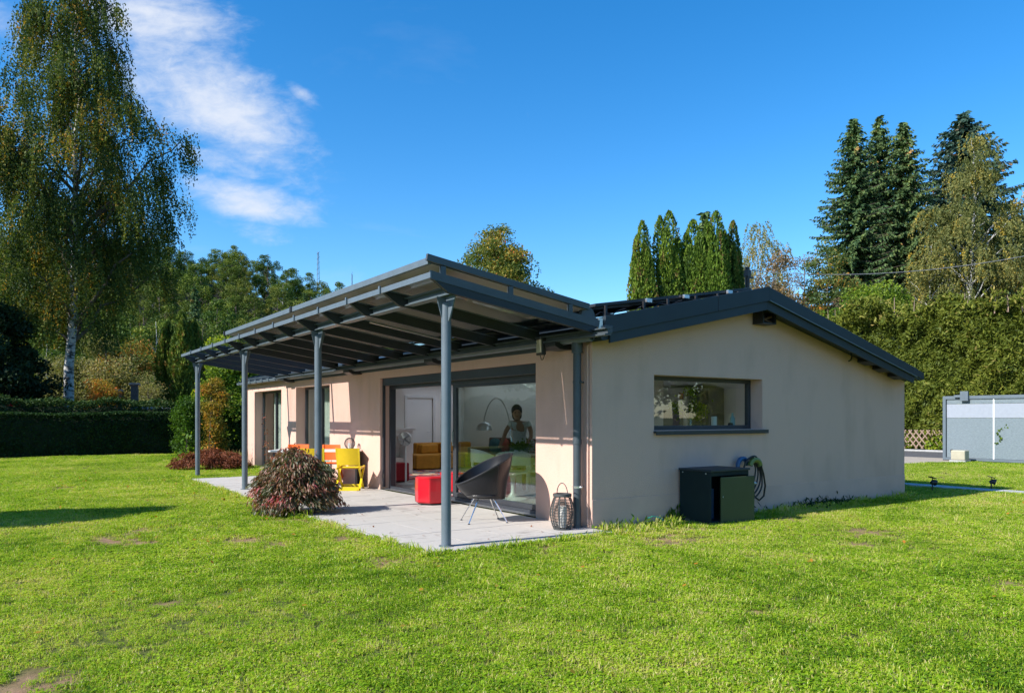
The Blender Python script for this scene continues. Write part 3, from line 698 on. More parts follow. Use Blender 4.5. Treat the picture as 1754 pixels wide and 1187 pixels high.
for (a, b) in ((6.5, 11.5),):  # unseen window, added to let daylight in from the back
    wn = framed('window', a, b, .25, 2.05, LX - .2, 'x', .055, .07)
    q = MB(); q.add([(LX - .165, a + .05, .3), (LX - .165, b - .05, .3), (LX - .165, b - .05, 2.0), (LX - .165, a + .05, 2.0)], [(0, 1, 2, 3)]); obj('pane', q, M_glass, wn)
pl = MB(); pl.box(-.0, -.006, -.1, LX + .006, .0, .37); obj('plinth', pl, M_plinth, house, bevel=.004)
# window trims of kitchen
kw = framed('window', WX0, WX1 - .0, WZ0 + .0, WZ1, .22, 'y', .06, .07, label='wide low kitchen window in the gable wall')
p_ = MB(); p_.add([(WX0 + .05, .255, WZ0 + .05), (WX1 - .05, .255, WZ0 + .05), (WX1 - .05, .255, WZ1 - .05), (WX0 + .05, .255, WZ1 - .05)], [(0, 1, 2, 3)]); obj('pane', p_, M_glass, kw)
s_ = MB(); s_.box(WX0 - .01, -.055, 1.232, WX1 + .09, .22, 1.262); s_.box(WX0 - .01, -.055, 1.205, WX1 + .09, -.045, 1.232); obj('sill', s_, M_frame, kw, bevel=.003)

# patio windows 2 and 3
for (a, b, z0, z1) in ops[1:]:
    wn = framed('window', a, b, .0, z1, .24, 'x', .055, .07, label='tall floor length patio window with sheer curtain')
    q = MB(); q.box(.242, (a + b) / 2 - .035, .055, .308, (a + b) / 2 + .035, z1 - .055); obj('mullion', q, M_frame, wn)
    q = MB(); q.add([(.275, a + .05, .05), (.275, b - .05, .05), (.275, b - .05, z1 - .05), (.275, a + .05, z1 - .05)], [(3, 2, 1, 0)]); obj('pane', q, M_glass, wn)
    # curtain: wavy sheet
    c = MB(); n = 80; y_s = np.linspace(a + .9, b - .1, n); vs = []
    for i, y_ in enumerate(y_s): xx = .55 + .035 * math.sin(y_ * 42) + .02 * math.sin(y_ * 17); vs += [(xx, y_, .02), (xx, y_, z1)]
    c.add(vs, [(2 * i, 2 * i + 2, 2 * i + 3, 2 * i + 1) for i in range(n - 1)]); obj('curtain', c, M_curt, wn, smooth=True)
# big lift-and-slide door
a, b, _, z1 = ops[0]
dr = framed('sliding_door', a, b, .0, z1, .20, 'x', .06, .12, label='wide lift and slide patio door standing half open')
q = MB(); q.box(.05, a, 2.09, .2, b, z1 - .001); obj('shutter_box', q, M_frame, dr, bevel=.004)
q = MB(); q.box(.05, a + .0, .05, .10, a + .04, 2.09); obj('shutter_rail', q, M_frame, dr)
q = MB(); q.box(.05, b - .04, .05, .10, b, 2.09); obj('shutter_rail', q, M_frame, dr)
q = MB(); q.box(.205, a + .061, 2.03, .36, b - .061, 2.178); obj('head_rail', q, M_frame, dr, bevel=.003)
YO = 3.98   # edge of the closed leaf
sf = MB()
for (y0, y1) in ((a + .06, a + .13), (YO - .07, YO)): sf.box(.235, y0, .06, .285, y1, z1 - .2)
sf.box(.235, a + .13, .06, .285, YO - .07, .14); sf.box(.235, a + .13, z1 - .27, .285, YO - .07, z1 - .2)
lf = obj('fixed_leaf', sf, M_frame, dr, bevel=.003)
q = MB(); q.add([(.26, a + .12, .13), (.26, YO - .06, .13), (.26, YO - .06, z1 - .26), (.26, a + .12, z1 - .26)], [(3, 2, 1, 0)]); obj('pane', q, M_glass, lf)
# open leaf slid in front, overlapping
sf = MB(); of = .30
y0s, y1s = a + .35, YO + .16
for (y0, y1) in ((y0s, y0s + .055), (y1s - .055, y1s)): sf.box(of, y0, .06, of + .045, y1, z1 - .2)
sf.box(of, y0s + .055, .06, of + .045, y1s - .055, .13); sf.box(of, y0s + .055, z1 - .26, of + .045, y1s - .055, z1 - .2)
sl_ = obj('sliding_leaf', sf, M_frame, dr, bevel=.003)
q = MB(); q.add([(of + .022, y0s + .05, .12), (of + .022, y1s - .05, .12), (of + .022, y1s - .05, z1 - .25), (of + .022, y0s + .05, z1 - .25)], [(3, 2, 1, 0)]); obj('pane', q, M_glass, sl_)
q = MB(); q.box(of - .03, y1s - .035, .95, of - .001, y1s - .02, 1.2); obj('door_handle', q, M_alu, sl_)
q = MB(); q.box(.09, a + .002, .003, .36, b - .002, .012); q.box(.22, a + .002, .012, .23, b - .002, .022); q.box(.31, a + .002, .012, .32, b - .002, .022); obj('threshold', q, M_alu, dr)

# roof: two slopes as thick slabs, with fascia boards along the gable
OV = .35; RT = .26
def slope(x0, z0, x1, z1, y0, y1, th):
    m = MB(); m.prism([(x0, z0), (x1, z1), (x1, z1 + th), (x0, z0 + th)], 'y', y0, y1); return m
XR = 3.30
rp = MB(); rp.prism([(-.12, 2.435), (XR, 3.19), (XR, 3.40), (-.12, 2.62)], 'y', -OV + .03, LY + .2); o = obj('roof_slope', rp, M_roofdark, house)
def slz(x): return 3.19 - (x - XR) * (3.19 - 2.15) / (7.80 - XR)
def slt(x): return 3.40 - (x - XR) * (3.40 - 2.275) / (7.80 - XR)
ADDED_SKYL = [(1.6, 5.6), (6.9, 12.2)]; SX0, SX1 = 3.7, 5.5  # unseen roof openings, added to brighten the rooms below
rp = MB(); cuts = [-OV + .03] + [v for q_ in ADDED_SKYL for v in q_] + [LY + .2]
for i in range(0, len(cuts), 2): rp.prism([(XR + .001, 3.19), (7.80, 2.15), (7.80, 2.275), (XR + .001, 3.40)], 'y', cuts[i], cuts[i + 1])
for (a, b) in ADDED_SKYL:
    rp.prism([(XR + .001, 3.19), (SX0, slz(SX0)), (SX0, slt(SX0)), (XR + .001, 3.40)], 'y', a, b); rp.prism([(SX1, slz(SX1)), (7.80, 2.15), (7.80, 2.275), (SX1, slt(SX1))], 'y', a, b)
obj('roof_slope', rp, M_roofdark, house)
for (a, b) in ADDED_SKYL:
    q = MB(); q.add([(SX0, a, slt(SX0) - .01), (SX1, a, slt(SX1) - .01), (SX1, b, slt(SX1) - .01), (SX0, b, slt(SX0) - .01)], [(0, 1, 2, 3)]); obj('added_skylight', q, M_frost, house)
# standing seams on the left slope (seen beyond the canopy)
for k in range(8):
    y_ = 12.3 + k * .52; q = MB(); q.bar((-.1, y_, 2.64), (XR, y_, 3.415), .03, .035); obj('roof_seam', q, M_roofdark, house)
# upper and lower fascia at the gable end
yf = -OV
def fascia(p, d0, d1, name):
    f = MB(); f.prism(p, 'y', d0, d1); obj(name, f, M_roofdark, house, bevel=.003)
fascia([(-.10, 2.50), (3.16, 3.20), (3.16, 3.415), (-.10, 2.725)], yf - .03, yf + .03, 'upper_fascia')
fascia([(3.161, 3.20), (7.40, 2.185), (7.45, 2.335), (3.161, 3.415)], yf - .03, yf + .03, 'upper_fascia')
fascia([(.0, 2.395), (3.16, 3.07), (3.16, 3.198), (-.0, 2.52)], yf - .005, yf + .03, 'lower_fascia')
fascia([(3.161, 3.07), (7.36, 2.075), (7.40, 2.183), (3.161, 3.198)], yf - .005, yf + .03, 'lower_fascia')
q = MB(); q.bar((3.17, yf - .038, 3.205), (7.42, yf - .038, 2.19), .016, .014); obj('trim_strip', q, M_post, house)
# seam plates of the fascia
q = MB(); q.prism([(2.02, 2.955), (2.03, 2.957), (2.03, 3.175), (2.02, 3.173)], 'y', yf - .034, yf - .0302); obj('seam_plate', q, M_black, house)
# soffit lining
q = MB(); q.prism([(3.36, 3.12), (7.7, 2.13), (7.7, 2.15), (3.36, 3.14)], 'y', yf + .031, -.001); obj('soffit', q, M_roofdark, house)
q = MB(); q.prism([(-.1, 2.42), (3.35, 3.12), (3.35, 3.14), (-.1, 2.44)], 'y', yf + .031, -.001); obj('soffit', q, M_roofdark, house)
# rafter tails under the right eave
for (px, py) in ((1495, 622), (1521, 633), (1546, 646)):
    t_ = 13.7; p = G(px, t_); 
    xx = {1495: 6.15, 1521: 6.62, 1546: 7.12}[px]; zz = 3.12 - .228 * (xx - 3.36) - .06
    q = MB(); q.obox((xx, -.17, zz), (.24, .22, .07), Matrix.Rotation(.225, 3, 'Y')); obj('rafter_tail', q, M_black, house, bevel=.01)
q = MB(); q.tube([(5.72, -.12, 2.60), (5.76, -.12, 2.55), (5.77, -.12, 2.49), (5.74, -.12, 2.44), (5.68, -.12, 2.42)], .014, 6); obj('cable_hook', q, M_dark, house, smooth=True)
# eave gutter of the left slope, far part seen beyond the canopy
q = MB(); 
q.prism([(-.24, 2.50), (-.22, 2.44), (-.16, 2.42), (-.12, 2.46), (-.12, 2.53), (-.13, 2.53), (-.135, 2.47), (-.16, 2.435), (-.21, 2.455), (-.225, 2.50)], 'y', -.2, LY + .35); obj('eave_gutter', q, M_post, house)
for k in range(7):
    q = MB(); y_ = 12.6 + k * .6; q.box(-.245, y_, 2.43, -.12, y_ + .03, 2.545); obj('gutter_bracket', q, M_anth, house)
# downpipe
q = MB(); q.tube([(-.11, .17, .0), (-.11, .17, 2.36)], .055, 16); q.tube([(-.11, .17, 2.3), (-.11, .17, 2.43)], .075, 16); q.tube([(-.11, .17, 1.1), (-.11, .17, 1.16)], .060, 16); q.tube([(-.11, .17, .0), (-.11, .17, .03)], .07, 16); dp = obj('downpipe', q, M_anth, house, smooth=True)
for z in (.52, 1.9):
    q = MB(); q.tube([(-.11, .17, z), (-.11, .17, z + .03)], .060, 16); q.bar((-.05, .17, z + .015), (.0, .17, z + .015), .02, .02); q.ball((-.10, .10, z + .015), .018, 6); obj('pipe_clamp', q, M_alu if z < 1 else M_anth, dp, smooth=True)
q = MB(); q.tube([(-.02, .06, .05), (-.02, .06, 2.4)], .012, 8); obj('conduit', q, M_st, house, smooth=True)

# interior shell
it = MB(); it.box(T - .0, T, -.09, LX - T, LY - T, -.002); obj('interior_floor', it, M_ifl, house)
def cz(x): return 2.95 - (x - 3.36) * .85 / (LX - T - 3.36)
it = MB(); it.prism([(T, 2.40), (3.36, 2.95), (3.36, 2.99), (T, 2.435)], 'y', T, LY - T); cc = [T] + [v for q_ in ADDED_SKYL for v in q_] + [LY - T]
for i in range(0, len(cc), 2): it.prism([(3.361, 2.95), (LX - T, 2.1), (LX - T, 2.13), (3.361, 2.99)], 'y', cc[i], cc[i + 1])
for (a, b) in ADDED_SKYL:
    it.prism([(3.361, 2.95), (SX0, cz(SX0)), (SX0, cz(SX0) + .03), (3.361, 2.99)], 'y', a, b); it.prism([(SX1, cz(SX1)), (LX - T, 2.1), (LX - T, 2.13), (SX1, cz(SX1) + .03)], 'y', a, b)
    it.box(SX0 - .02, a, cz(SX0) + .03, SX0, b, slz(SX0)); it.box(SX1, a, cz(SX1) + .03, SX1 + .02, b, slz(SX1)); it.box(SX0, a - .02, cz(SX1), SX1, a, slz(SX0)); it.box(SX0, b, cz(SX1), SX1, b + .02, slz(SX0))
obj('ceiling', it, M_ceil, house)
for b_ in ((T, T, 0, T + .012, 1.24, 2.4), (T, 6.54, 0, T + .012, 9.30, 2.4), (T, 11.66, 0, T + .012, 12.85, 2.4), (T, 1.24, 2.25, T + .012, 6.54, 2.4), (LX - T - .012, T, 0, LX - T, 6.5, 2.1), (T, T, 0, WX0, T + .012, 2.6), (WX0, T, 0, WX1, T + .012, WZ0), (WX0, T, WZ1, WX1, T + .012, 2.9), (WX1, T, 0, LX - T, T + .012, 2.5)):
    it = MB(); it.box(*b_); obj('interior_lining', it, M_iw, house)
# partition with the hallway door (faces the opening)
it = MB(); it.box(T, 8.75, 0, 1.05, 8.85, 2.6); obj('partition_wall', it, M_iw, house)
YB = 12.6
it = MB(); it.box(T, YB, 0, 3.62, YB + .1, 2.95); it.box(4.52, YB, 0, 7.37, YB + .1, 2.95); it.box(3.62, YB, 2.05, 4.52, YB + .1, 2.95); obj('partition_wall', it, M_iw, house)
q = MB(); q.box(3.64, YB + .03, 0, 4.50, YB + .07, 2.03); dd = obj('hall_door', q, M_iw2, house, bevel=.004)
q = MB(); q.box(3.56, YB - .03, 0, 3.64, YB - .001, 2.11); q.box(4.50, YB - .03, 0, 4.58, YB - .001, 2.11); q.box(3.64, YB - .03, 2.03, 4.50, YB - .001, 2.11); obj('door_casing', q, M_white, dd, bevel=.004)
q = MB(); q.tube([(4.40, YB - .06, 1.02), (4.28, YB - .06, 1.02)], .01, 6); obj('door_handle', q, M_alu, dd)
it = MB(); it.box(5.6, 6.6, 0, 5.7, YB, 1.35); it.box(5.6, 6.6, 1.35, 5.7, 7.2, 2.9); it.box(5.6, 11.6, 1.35, 5.7, YB, 2.9); it.box(5.6, 7.2, 2.25, 5.7, 11.6, 2.9); it.box(5.6, 7.2, 1.35, 5.7, 11.6, 2.25); obj('partition_wall', it, M_iw, house)
# second panelled door at the back wall corner
q = MB(); q.box(4.78, YB - .03, 0, 5.55, YB - .002, 2.0); dd2 = obj('cupboard_door', q, M_white, house, bevel=.004)
q = MB(); q.box(4.86, YB - .045, 1.62, 4.90, YB - .031, 1.70); obj('thermostat', q, M_wood, dd2)
# fireplace mantel seen left in the opening
fp = thing('fireplace', 'white fireplace surround with mantel shelf seen through the open patio door', 'fireplace', (1.95, 9.9, 0))
q = MB(); q.box(-.75, 0, 0, -.30, .45, 1.12); q.box(.30, 0, 0, .5, .45, 1.12); q.box(-.3, .1, 0, .3, .45, .42); q.box(-.3, .35, .42, .3, .45, 1.12); q.box(-.3, 0, .98, .3, .35, 1.12); obj('surround', q, M_white, fp, bevel=.006)
q = MB(); q.box(-.8, -.05, 1.121, .56, .46, 1.17); obj('mantel_shelf', q, M_white, fp, bevel=.006)
q = MB(); q.box(-.6, .2, 1.17, .35, .45, 2.8); obj('chimney_breast', q, M_iw, fp)

# ------------------------------------------------------------------ canopy (pergola)
pg = thing('pergola', 'grey steel patio canopy with glass roof, round posts and solar panels on top', 'pergola')
def zlow(x): return 2.555 + .158 * (-x - .3)       # underside of glass at x (negative)
posts_y = [-.10, 3.96, 8.13, 12.38]
PXX = -2.24
for y_ in posts_y:
    q = MB(); q.tube([(PXX, y_, -.08), (PXX, y_, 2.735)], .056, 20); q.lathe([(.085, 0), (.085, .008), (.06, .012)], (PXX, y_, .0), 20)
    po = obj('post', q, M_post, pg, smooth=True)
    q = MB(); q.prism([(-.20, 2.812), (.20, 2.812), (.20, 2.777), (.065, 2.53), (.055, 2.53), (.055, 2.735), (-.055, 2.735), (-.055, 2.53), (-.065, 2.53), (-.20, 2.777)], 'x', PXX - .006, PXX + .006)
    for i in range(len(q.v)): q.v[i] = (q.v[i][0], q.v[i][1] + y_, q.v[i][2])
    obj('bracket', q, M_post, po)
    q = MB(); q.prism([(PXX - .12, 2.802), (PXX + .12, 2.802), (PXX + .06, 2.57), (PXX - .06, 2.57)], 'y', y_ - .004, y_ + .004); obj('bracket', q, M_post, po)
q = MB(); q.box(PXX - .06, -.32, 2.813, PXX + .06, 12.5, 2.825); q.box(PXX - .01, -.32, 2.825, PXX + .01, 12.5, 2.898); q.box(PXX - .06, -.32, 2.898, PXX + .06, 12.5, 2.91); obj('front_beam', q, M_post, pg)
q = MB(); q.box(-.32, -.62, 2.455, -.22, 12.5, 2.475); q.box(-.28, -.62, 2.475, -.26, 12.5, 2.53); q.box(-.32, -.62, 2.53, -.22, 12.5, 2.545); obj('wall_beam', q, M_anth, pg)
q = MB(); q.box(-.03, .30, 2.385, -.002, 12.4, 2.45); obj('wall_plate', q, M_anth, pg)
for y_ in (.55, 3.95, 7.6, 11.9):
    q = MB(); q.prism([(-.30, 2.452), (-.004, 2.452), (-.004, 2.36), (-.2, 2.36), (-.30, 2.40)], 'y', y_ - .15, y_ + .15); obj('wall_bracket', q, M_black, pg, bevel=.004)
raf_y = [-.34, .86, 1.9, 2.95, 4.0, 5.05, 6.1, 7.15, 8.2, 9.25, 10.3, 11.35, 12.42]
for i, y_ in enumerate(raf_y):
    # rafter profile: deep blade seated on the beams, tapered towards the gutter
    q = MB(); q.prism([(-.24, 2.50), (-2.36, 2.812), (-2.565, 2.95), (-2.565, 2.985), (-.24, 2.63)], 'y', y_ - .028, y_ + .028)
    ro = obj('rafter', q, M_raf, pg)
    q = MB(); q.bar((-2.58, y_, 2.995), (-.26, y_, 2.641), .07, .012); obj('cover_strip', q, M_post, ro)
    if 0 < i < 12:
        q = MB(); q.box(-2.625, y_ - .02, 2.935, -2.606, y_ + .02, 3.03); obj('gutter_joint', q, M_post, ro)
for i in range(len(raf_y) - 1):
    y0, y1 = raf_y[i] + .036, raf_y[i + 1] - .036
    q = MB(); q.add([(-2.56, y0, 2.990), (-.26, y0, 2.637), (-.26, y1, 2.637), (-2.56, y1, 2.990)], [(0, 1, 2, 3)]); obj('glass_panel', q, M_rglass, pg)
q = MB(); q.box(-2.605, -.40, 2.943, -2.588, 12.48, 3.006); gt = obj('front_gutter', q, M_post, pg)
q = MB(); q.bar((-2.60, -.372, 2.985), (-.2, -.372, 2.62), .008, .09); obj('side_trim', q, M_anth, pg)
# upper solar array: 8 modules on rails
def zup(x): return 2.80 + (-.35 - x) * .148
pvw = 1.071; PVn = 8
mm = MB(); hx = 2.19 / 2
sl_up = math.atan(.148)
mm.mat(0).box(-hx, -.51, -.018, hx, .51, -.014); mm.mat(1).box(-hx, -.51, .0142, hx, .51, .018); mm.mat(2).box(-hx, -.51, -.0139, -hx + .03, .51, .0141); mm.box(hx - .03, -.51, -.0139, hx, .51, .0141); mm.box(-hx + .03, -.51, -.0139, hx - .03, -.48, .0141); mm.box(-hx + .03, .48, -.0139, hx - .03, .51, .0141)
pvm = mm.mesh('solar_panel', [M_back, M_pv, M_anth])
xc = -1.46
for k in range(PVn):
    o = link('solar_panel', pvm, pg, (xc, -.33 + .535 + k * pvw, zup(xc) + .0)); o.rotation_euler = (0, sl_up, 0); o.scale = (1, 1.04, 1)
q = MB(); q.box(-2.60, -.33, zup(-2.58) - .03, -2.555, 4.15, zup(-2.58) + .045); q.box(-2.60, 4.19, zup(-2.58) - .03, -2.555, 8.24, zup(-2.58) + .045); obj('front_rail', q, M_post, pg, bevel=.004)
for y_ in (4.17, 8.26):
    q = MB(); q.box(-2.625, y_ - .04, zup(-2.58) - .035, -2.56, y_ + .02, zup(-2.58) + .05); obj('rail_clamp', q, M_black, pg, bevel=.004)
q = MB(); q.bar((-2.63, -.36, zup(-2.63) + .03), (-.36, -.36, zup(-.36) + .02), .035, .075); obj('side_rail', q, M_anth, pg, bevel=.003)
for x_ in (-2.43, -1.54, -.66):
    q = MB(); q.box(x_ - .03, -.378, 2.60 + .155 * (-x_ - .26) + .015, x_ + .03, -.342, zup(x_) - .02); obj('stub_post', q, M_anth, pg)
q = MB(); q.tube([(-.32, -.30, 2.72), (-.32, -.24, 2.72)], .11, 20); q.box(-.40, -.31, 2.60, -.20, -.23, 2.72); obj('end_plate', q, M_anth, pg, smooth=True)
q = MB(); q.obox((-.16, -.33, 2.62), (.07, .05, .16)); obj('corner_bracket', q, M_alu, pg); q = MB(); q.obox((-.06, -.36, 2.56), (.12, .08, .10)); obj('corner_box', q, M_anth, pg, bevel=.005)
q = MB(); q.box(-.42, -.30, 2.672, -.03, 8.26, 2.684); obj('flashing', q, M_black, pg)
# slim white awning tube and lamp strip under the glass
q = MB(); q.bar((-2.05, 2.42, 2.80), (-.9, 2.42, 2.62), .03, .02); obj('light_strip', q, M_alu, pg)
# array on the house roof
ra = thing('roof_solar_array', 'low row of black framed solar panels on the left roof slope of the house', 'solar panels', (0, 0, 0))
for k in range(2):
    for j in range(7):
        x0 = .10 + k * 1.62; x1 = x0 + 1.58; y0 = .05 + j * 1.0; 
        za = lambda x: 2.915 + (x - .1) * .163
        m_ = MB(); m_.mat(0).prism([(x0, za(x0)), (x1, za(x1)), (x1, za(x1) + .035), (x0, za(x0) + .035)], 'y', y0, y0 + .97); m_.mat(1).prism([(x0 + .02, za(x0) + .039), (x1 - .02, za(x1) + .036), (x1 - .02, za(x1) + .040), (x0 + .02, za(x0) + .042)], 'y', y0 + .02, y0 + .95)
        obj('solar_panel', m_, [M_black, M_pv], ra)
for y_ in (.08, 1.1, 3.2, 5.2, 6.9):
    q = MB(); q.bar((.05, y_ + .1, 2.885), (3.36, y_ + .1, 3.425), .04, .035); obj('rail', q, M_black, ra)
for x_ in (.25, .95, 1.42, 2.0, 2.48, 2.95):
    q = MB(); q.box(x_, .02, 2.66 + x_ * .228, x_ + .035, .06, 2.90 + x_ * .163); obj('clip', q, M_black, ra)
for x_ in (1.0, 1.75, 2.7):
    q = MB(); q.box(x_, .005, 2.90 + (x_ - .1) * .163, x_ + .10, .045, 2.95 + (x_ - .1) * .163); obj('clip', q, M_alu, ra)
q = MB(); q.tube([(.1 + i * .1, .04 + .03 * math.sin(i * 2.3), 2.80 + .19 * i * .1 + .03 * math.sin(i * 1.7)) for i in range(30)], .007, 5); obj('cable', q, M_black, ra, smooth=True)

# ------------------------------------------------------------------ fittings on the house
t = thing('floodlight', 'small black LED floodlight under the canopy near the downpipe', 'floodlight', (-.26, .72, 2.40), R(-8))
q = MB(); q.box(-.06, -.09, -.10, .0, .09, .13); obj('housing', q, M_black, t, bevel=.008)
q = MB(); q.box(-.068, -.07, -.07, -.0605, .07, .11); obj('lamp_glass', q, M_beige, t, bevel=.003)
q = MB(); q.bar((.0, 0, 0), (.22, 0, 0), .03, .03); obj('mounting_arm', q, M_black, t)
q = MB(); q.tube([(-.0, .08, -.08), (.05, .14, -.15), (.12, .22, -.14), (.2, .3, -.04)], .006, 5); obj('cable', q, M_black, t, smooth=True)
t = thing('nesting_box', 'small dark open box fixed under the gable peak', 'box', (3.42, -.1, 2.99))
q = MB(); q.box(-.16, -.1, -.10, .16, .098, -.08); q.box(-.16, -.1, .08, .16, .098, .10); q.box(-.16, -.1, -.08, -.14, .098, .08); q.box(.14, -.1, -.08, .16, .098, .08); q.box(-.14, .07, -.08, .14, .098, .08); obj('casing', q, M_black, t)
q = MB(); q.obox((0, -.02, -.01), (.24, .06, .03), Matrix.Rotation(-.3, 3, 'Y')); q.obox((.02, -.03, -.05), (.2, .05, .02), Matrix.Rotation(.2, 3, 'Y')); obj('filling', q, M_wood, t)

# garden cabinet against the gable wall
t = thing('storage_cabinet', 'dark metal cabinet with lawn reflection painted on its ajar door against the gable wall', 'cabinet', (1.60, -.60, 0))
q = MB(); W_, D_, H_ = .80, .56, .735
q.box(0, 0, -.05, .02, D_, H_ - .03); q.box(W_ - .02, 0, -.05, W_, D_, H_ - .03); q.box(.02, D_ - .02, -.05, W_ - .02, D_, H_ - .03); q.box(.02, 0, -.05, W_ - .02, D_ - .02, .03); q.box(.02, .0, H_ - .09, W_ - .02, .02, H_ - .031)
obj('casing', q, M_cab, t, bevel=.003)
q = MB(); q.box(-.015, -.02, H_ - .029, W_ + .015, D_ + .01, H_); obj('lid', q, M_roofdark, t, bevel=.005)
q = MB(); q.obox((W_ / 2 + .085, -.06, .31), (.63, .025, .64), Matrix.Rotation(R(-6), 3, 'Z')); door = obj('door', q, M_cabd, t, bevel=.005)
q = MB(); q.tube([(.215, -.04, .36), (.21, -.035, .36)], .013, 10); obj('lock', q, M_alu, door)
for x_, y_ in ((-.003, .08), (-.003, .50)):
    q = MB(); q.ball((x_, y_, H_ - .055), .010, 5); obj('bolt', q, M_alu, t)
q = MB(); q.box(.16, .2, .03, .3, .4, .45); obj('stored_box', q, M_blue, t)

# hose reel
t = thing('hose_reel', 'wall mounted hose holder with black hose hanging beside the cabinet', 'hose', (3.02, -.04, .70))
q = MB(); q.tube([(-.12 + .11 * math.cos(a), -.06, .02 + .11 * math.sin(a)) for a in np.linspace(0, 3.3, 14)], .035, 6); obj('holder', q, M_blue, t, smooth=True)
q = MB(); q.tube([(.06 + .12 * math.cos(a), -.15, 0 + .11 * math.sin(a)) for a in np.linspace(.1, 2.9, 14)], .04, 6); obj('drum_flange', q, M_olive, t, smooth=True)
for k in range(4):
    h = MB(); rx, rz = .15 + .02 * k, .24 + .016 * k
    h.tube([(.0 + rx * math.cos(a) + .02 * math.sin(3 * a + k), -.08 - .025 * k, -.12 + rz * math.sin(a) - (.02 * k if math.sin(a) < 0 else 0)) for a in np.linspace(0, 2 * math.pi, 30, endpoint=False)], .013, 6, closed=True); obj('hose_loop', h, M_rubber, t, smooth=True)
h = MB(); h.tube([(.16, -.18, .02), (.26, -.15, -.12), (.34, -.12, -.30), (.33, -.10, -.46), (.22, -.10, -.52), (.10, -.10, -.45), (.06, -.1, -.34), (.0, -.1, -.30), (-.06, -.1, -.30)], .014, 8); obj('hose_loop', h, M_rubber, t, smooth=True)
q = MB(); q.tube([(.02, -.12, -.30), (.05, -.12, -.35)], .022, 8); obj('connector', q, M_orp, t)
q = MB(); q.tube([(-.06, -.14, -.22), (.08, -.14, -.25)], .022, 8); q.ball((-.05, -.16, -.20), .028, 6); obj('spray_head', q, M_alu, t, smooth=True)
q = MB(); q.tube([GP(1104, 893, .0) + Vector((0, .1, .02)), GP(1107, 888, .06), GP(1118, 884, .12), GP(1130, 886, .10), GP(1140, 894, .03)], .006, 6)
o = obj('garden_hose', q, M_teal, smooth=True); tag(o, 'thin teal hose end arching out of the grass by the gable wall', 'hose')

# ------------------------------------------------------------------ gate, motor, lattice fence, spotlights
gt_ = thing('sliding_gate', 'grey framed sliding gate with translucent mesh panels beside the road', 'gate', (20.3, 5.37, 0))
def gz(y): return 0
q = MB(); q.box(-.05, -9, 2.06, .05, 0, 2.17); q.box(-.05, -.10, .02, .05, 0, 2.06); q.box(-.05, -9, .02, .05, -.10, .10); obj('gate_frame', q, M_post, gt_, bevel=.005)
for k in range(6):
    y1 = -.12 - k * 1.48; y0 = y1 - 1.44
    q = MB(); q.box(-.012, y0, .11, .0, y1, 1.43); obj('mesh_panel', q, M_gate, gt_)
    q = MB(); q.box(-.012, y0, 1.44, .0, y1, 1.90); obj('mesh_panel', q, M_gatew, gt_)
    q = MB(); q.box(-.012, y0, 1.91, .0, y1, 2.055); obj('mesh_panel', q, M_gate, gt_)
    q = MB(); q.box(-.02, y0 - .04, .10, .01, y0, 2.06); obj('stile', q, M_white, gt_)
q = MB(); q.box(-.13, -.75, 2.12, .06, -.40, 2.20); q.box(-.14, -.85, 2.0, -.06, -.60, 2.32); obj('guide_bracket', q, M_post, gt_, bevel=.005)
q = MB(); q.box(-.04, -9, -.02, .04, 0, .018); obj('floor_rail', q, M_black, gt_)
t = thing('gate_motor', 'small beige gate motor box standing before the sliding gate', 'motor', (19.75, 4.55, 0))
q = MB(); q.box(-.22, -.22, .06, .1, .22, .38); obj('cover', q, M_beige, t, bevel=.03)
q = MB(); q.box(-.25, -.25, -.03, .13, .25, .058); obj('base_plate', q, M_cond, t, bevel=.005)
q = MB(); q.box(-.06, .24, .3, .0, .30, .40); obj('sensor', q, M_black, t)
# creeper on the gate
P = np.array([(20.27 + rng.normal() * .02, 3.75 - .12 * math.sin(i * .28) - .012 * i, .62 + i * .022 + rng.normal() * .03) for i in range(26)])
me = leaf_mesh('foliage', P, rng.normal(size=(26, 3)), .09, .07, rng.uniform(0, .6, 26), LM['bright']); o = link('creeper', me); tag(o, 'small ivy sprig climbing on the gate mesh', 'plant')

# spotlights on the lawn
def spot(loc, rz, label):
    t = thing('garden_spotlight', label, 'spotlight', loc, rz, 'solar garden spotlights on the lawn')
    q = MB(); q.tube([(0, 0, -.05), (0, 0, .17)], .016, 8); obj('spike', q, M_black, t)
    q = MB(); 
    for (z_, r_) in (): pass
    q.tube([(-.04, 0, .18), (.03, 0, .20), (.09, 0, .18)], [.035, .06, .078], 14); obj('lamp_head', q, M_black, t, smooth=True)
    q = MB(); q.tube([(.091, 0, .179), (.094, 0, .178)], .07, 14); obj('lens', q, M_glass, t)
    t.scale = (.8, .8, .8)
    q = MB(); q.obox((.0, 0, .31), (.16, .12, .02), Matrix.Rotation(.3, 3, 'Y')); q.bar((0, 0, .2), (0, 0, .305), .015, .015); obj('solar_cell', q, M_pv, t)
    return t
spot(GP(1597, 839), R(-20), 'black solar spotlight on the lawn in the shade just right of the house corner')
spot(GP(1698, 838), R(-60), 'black solar spotlight on the sunny lawn below the gate')

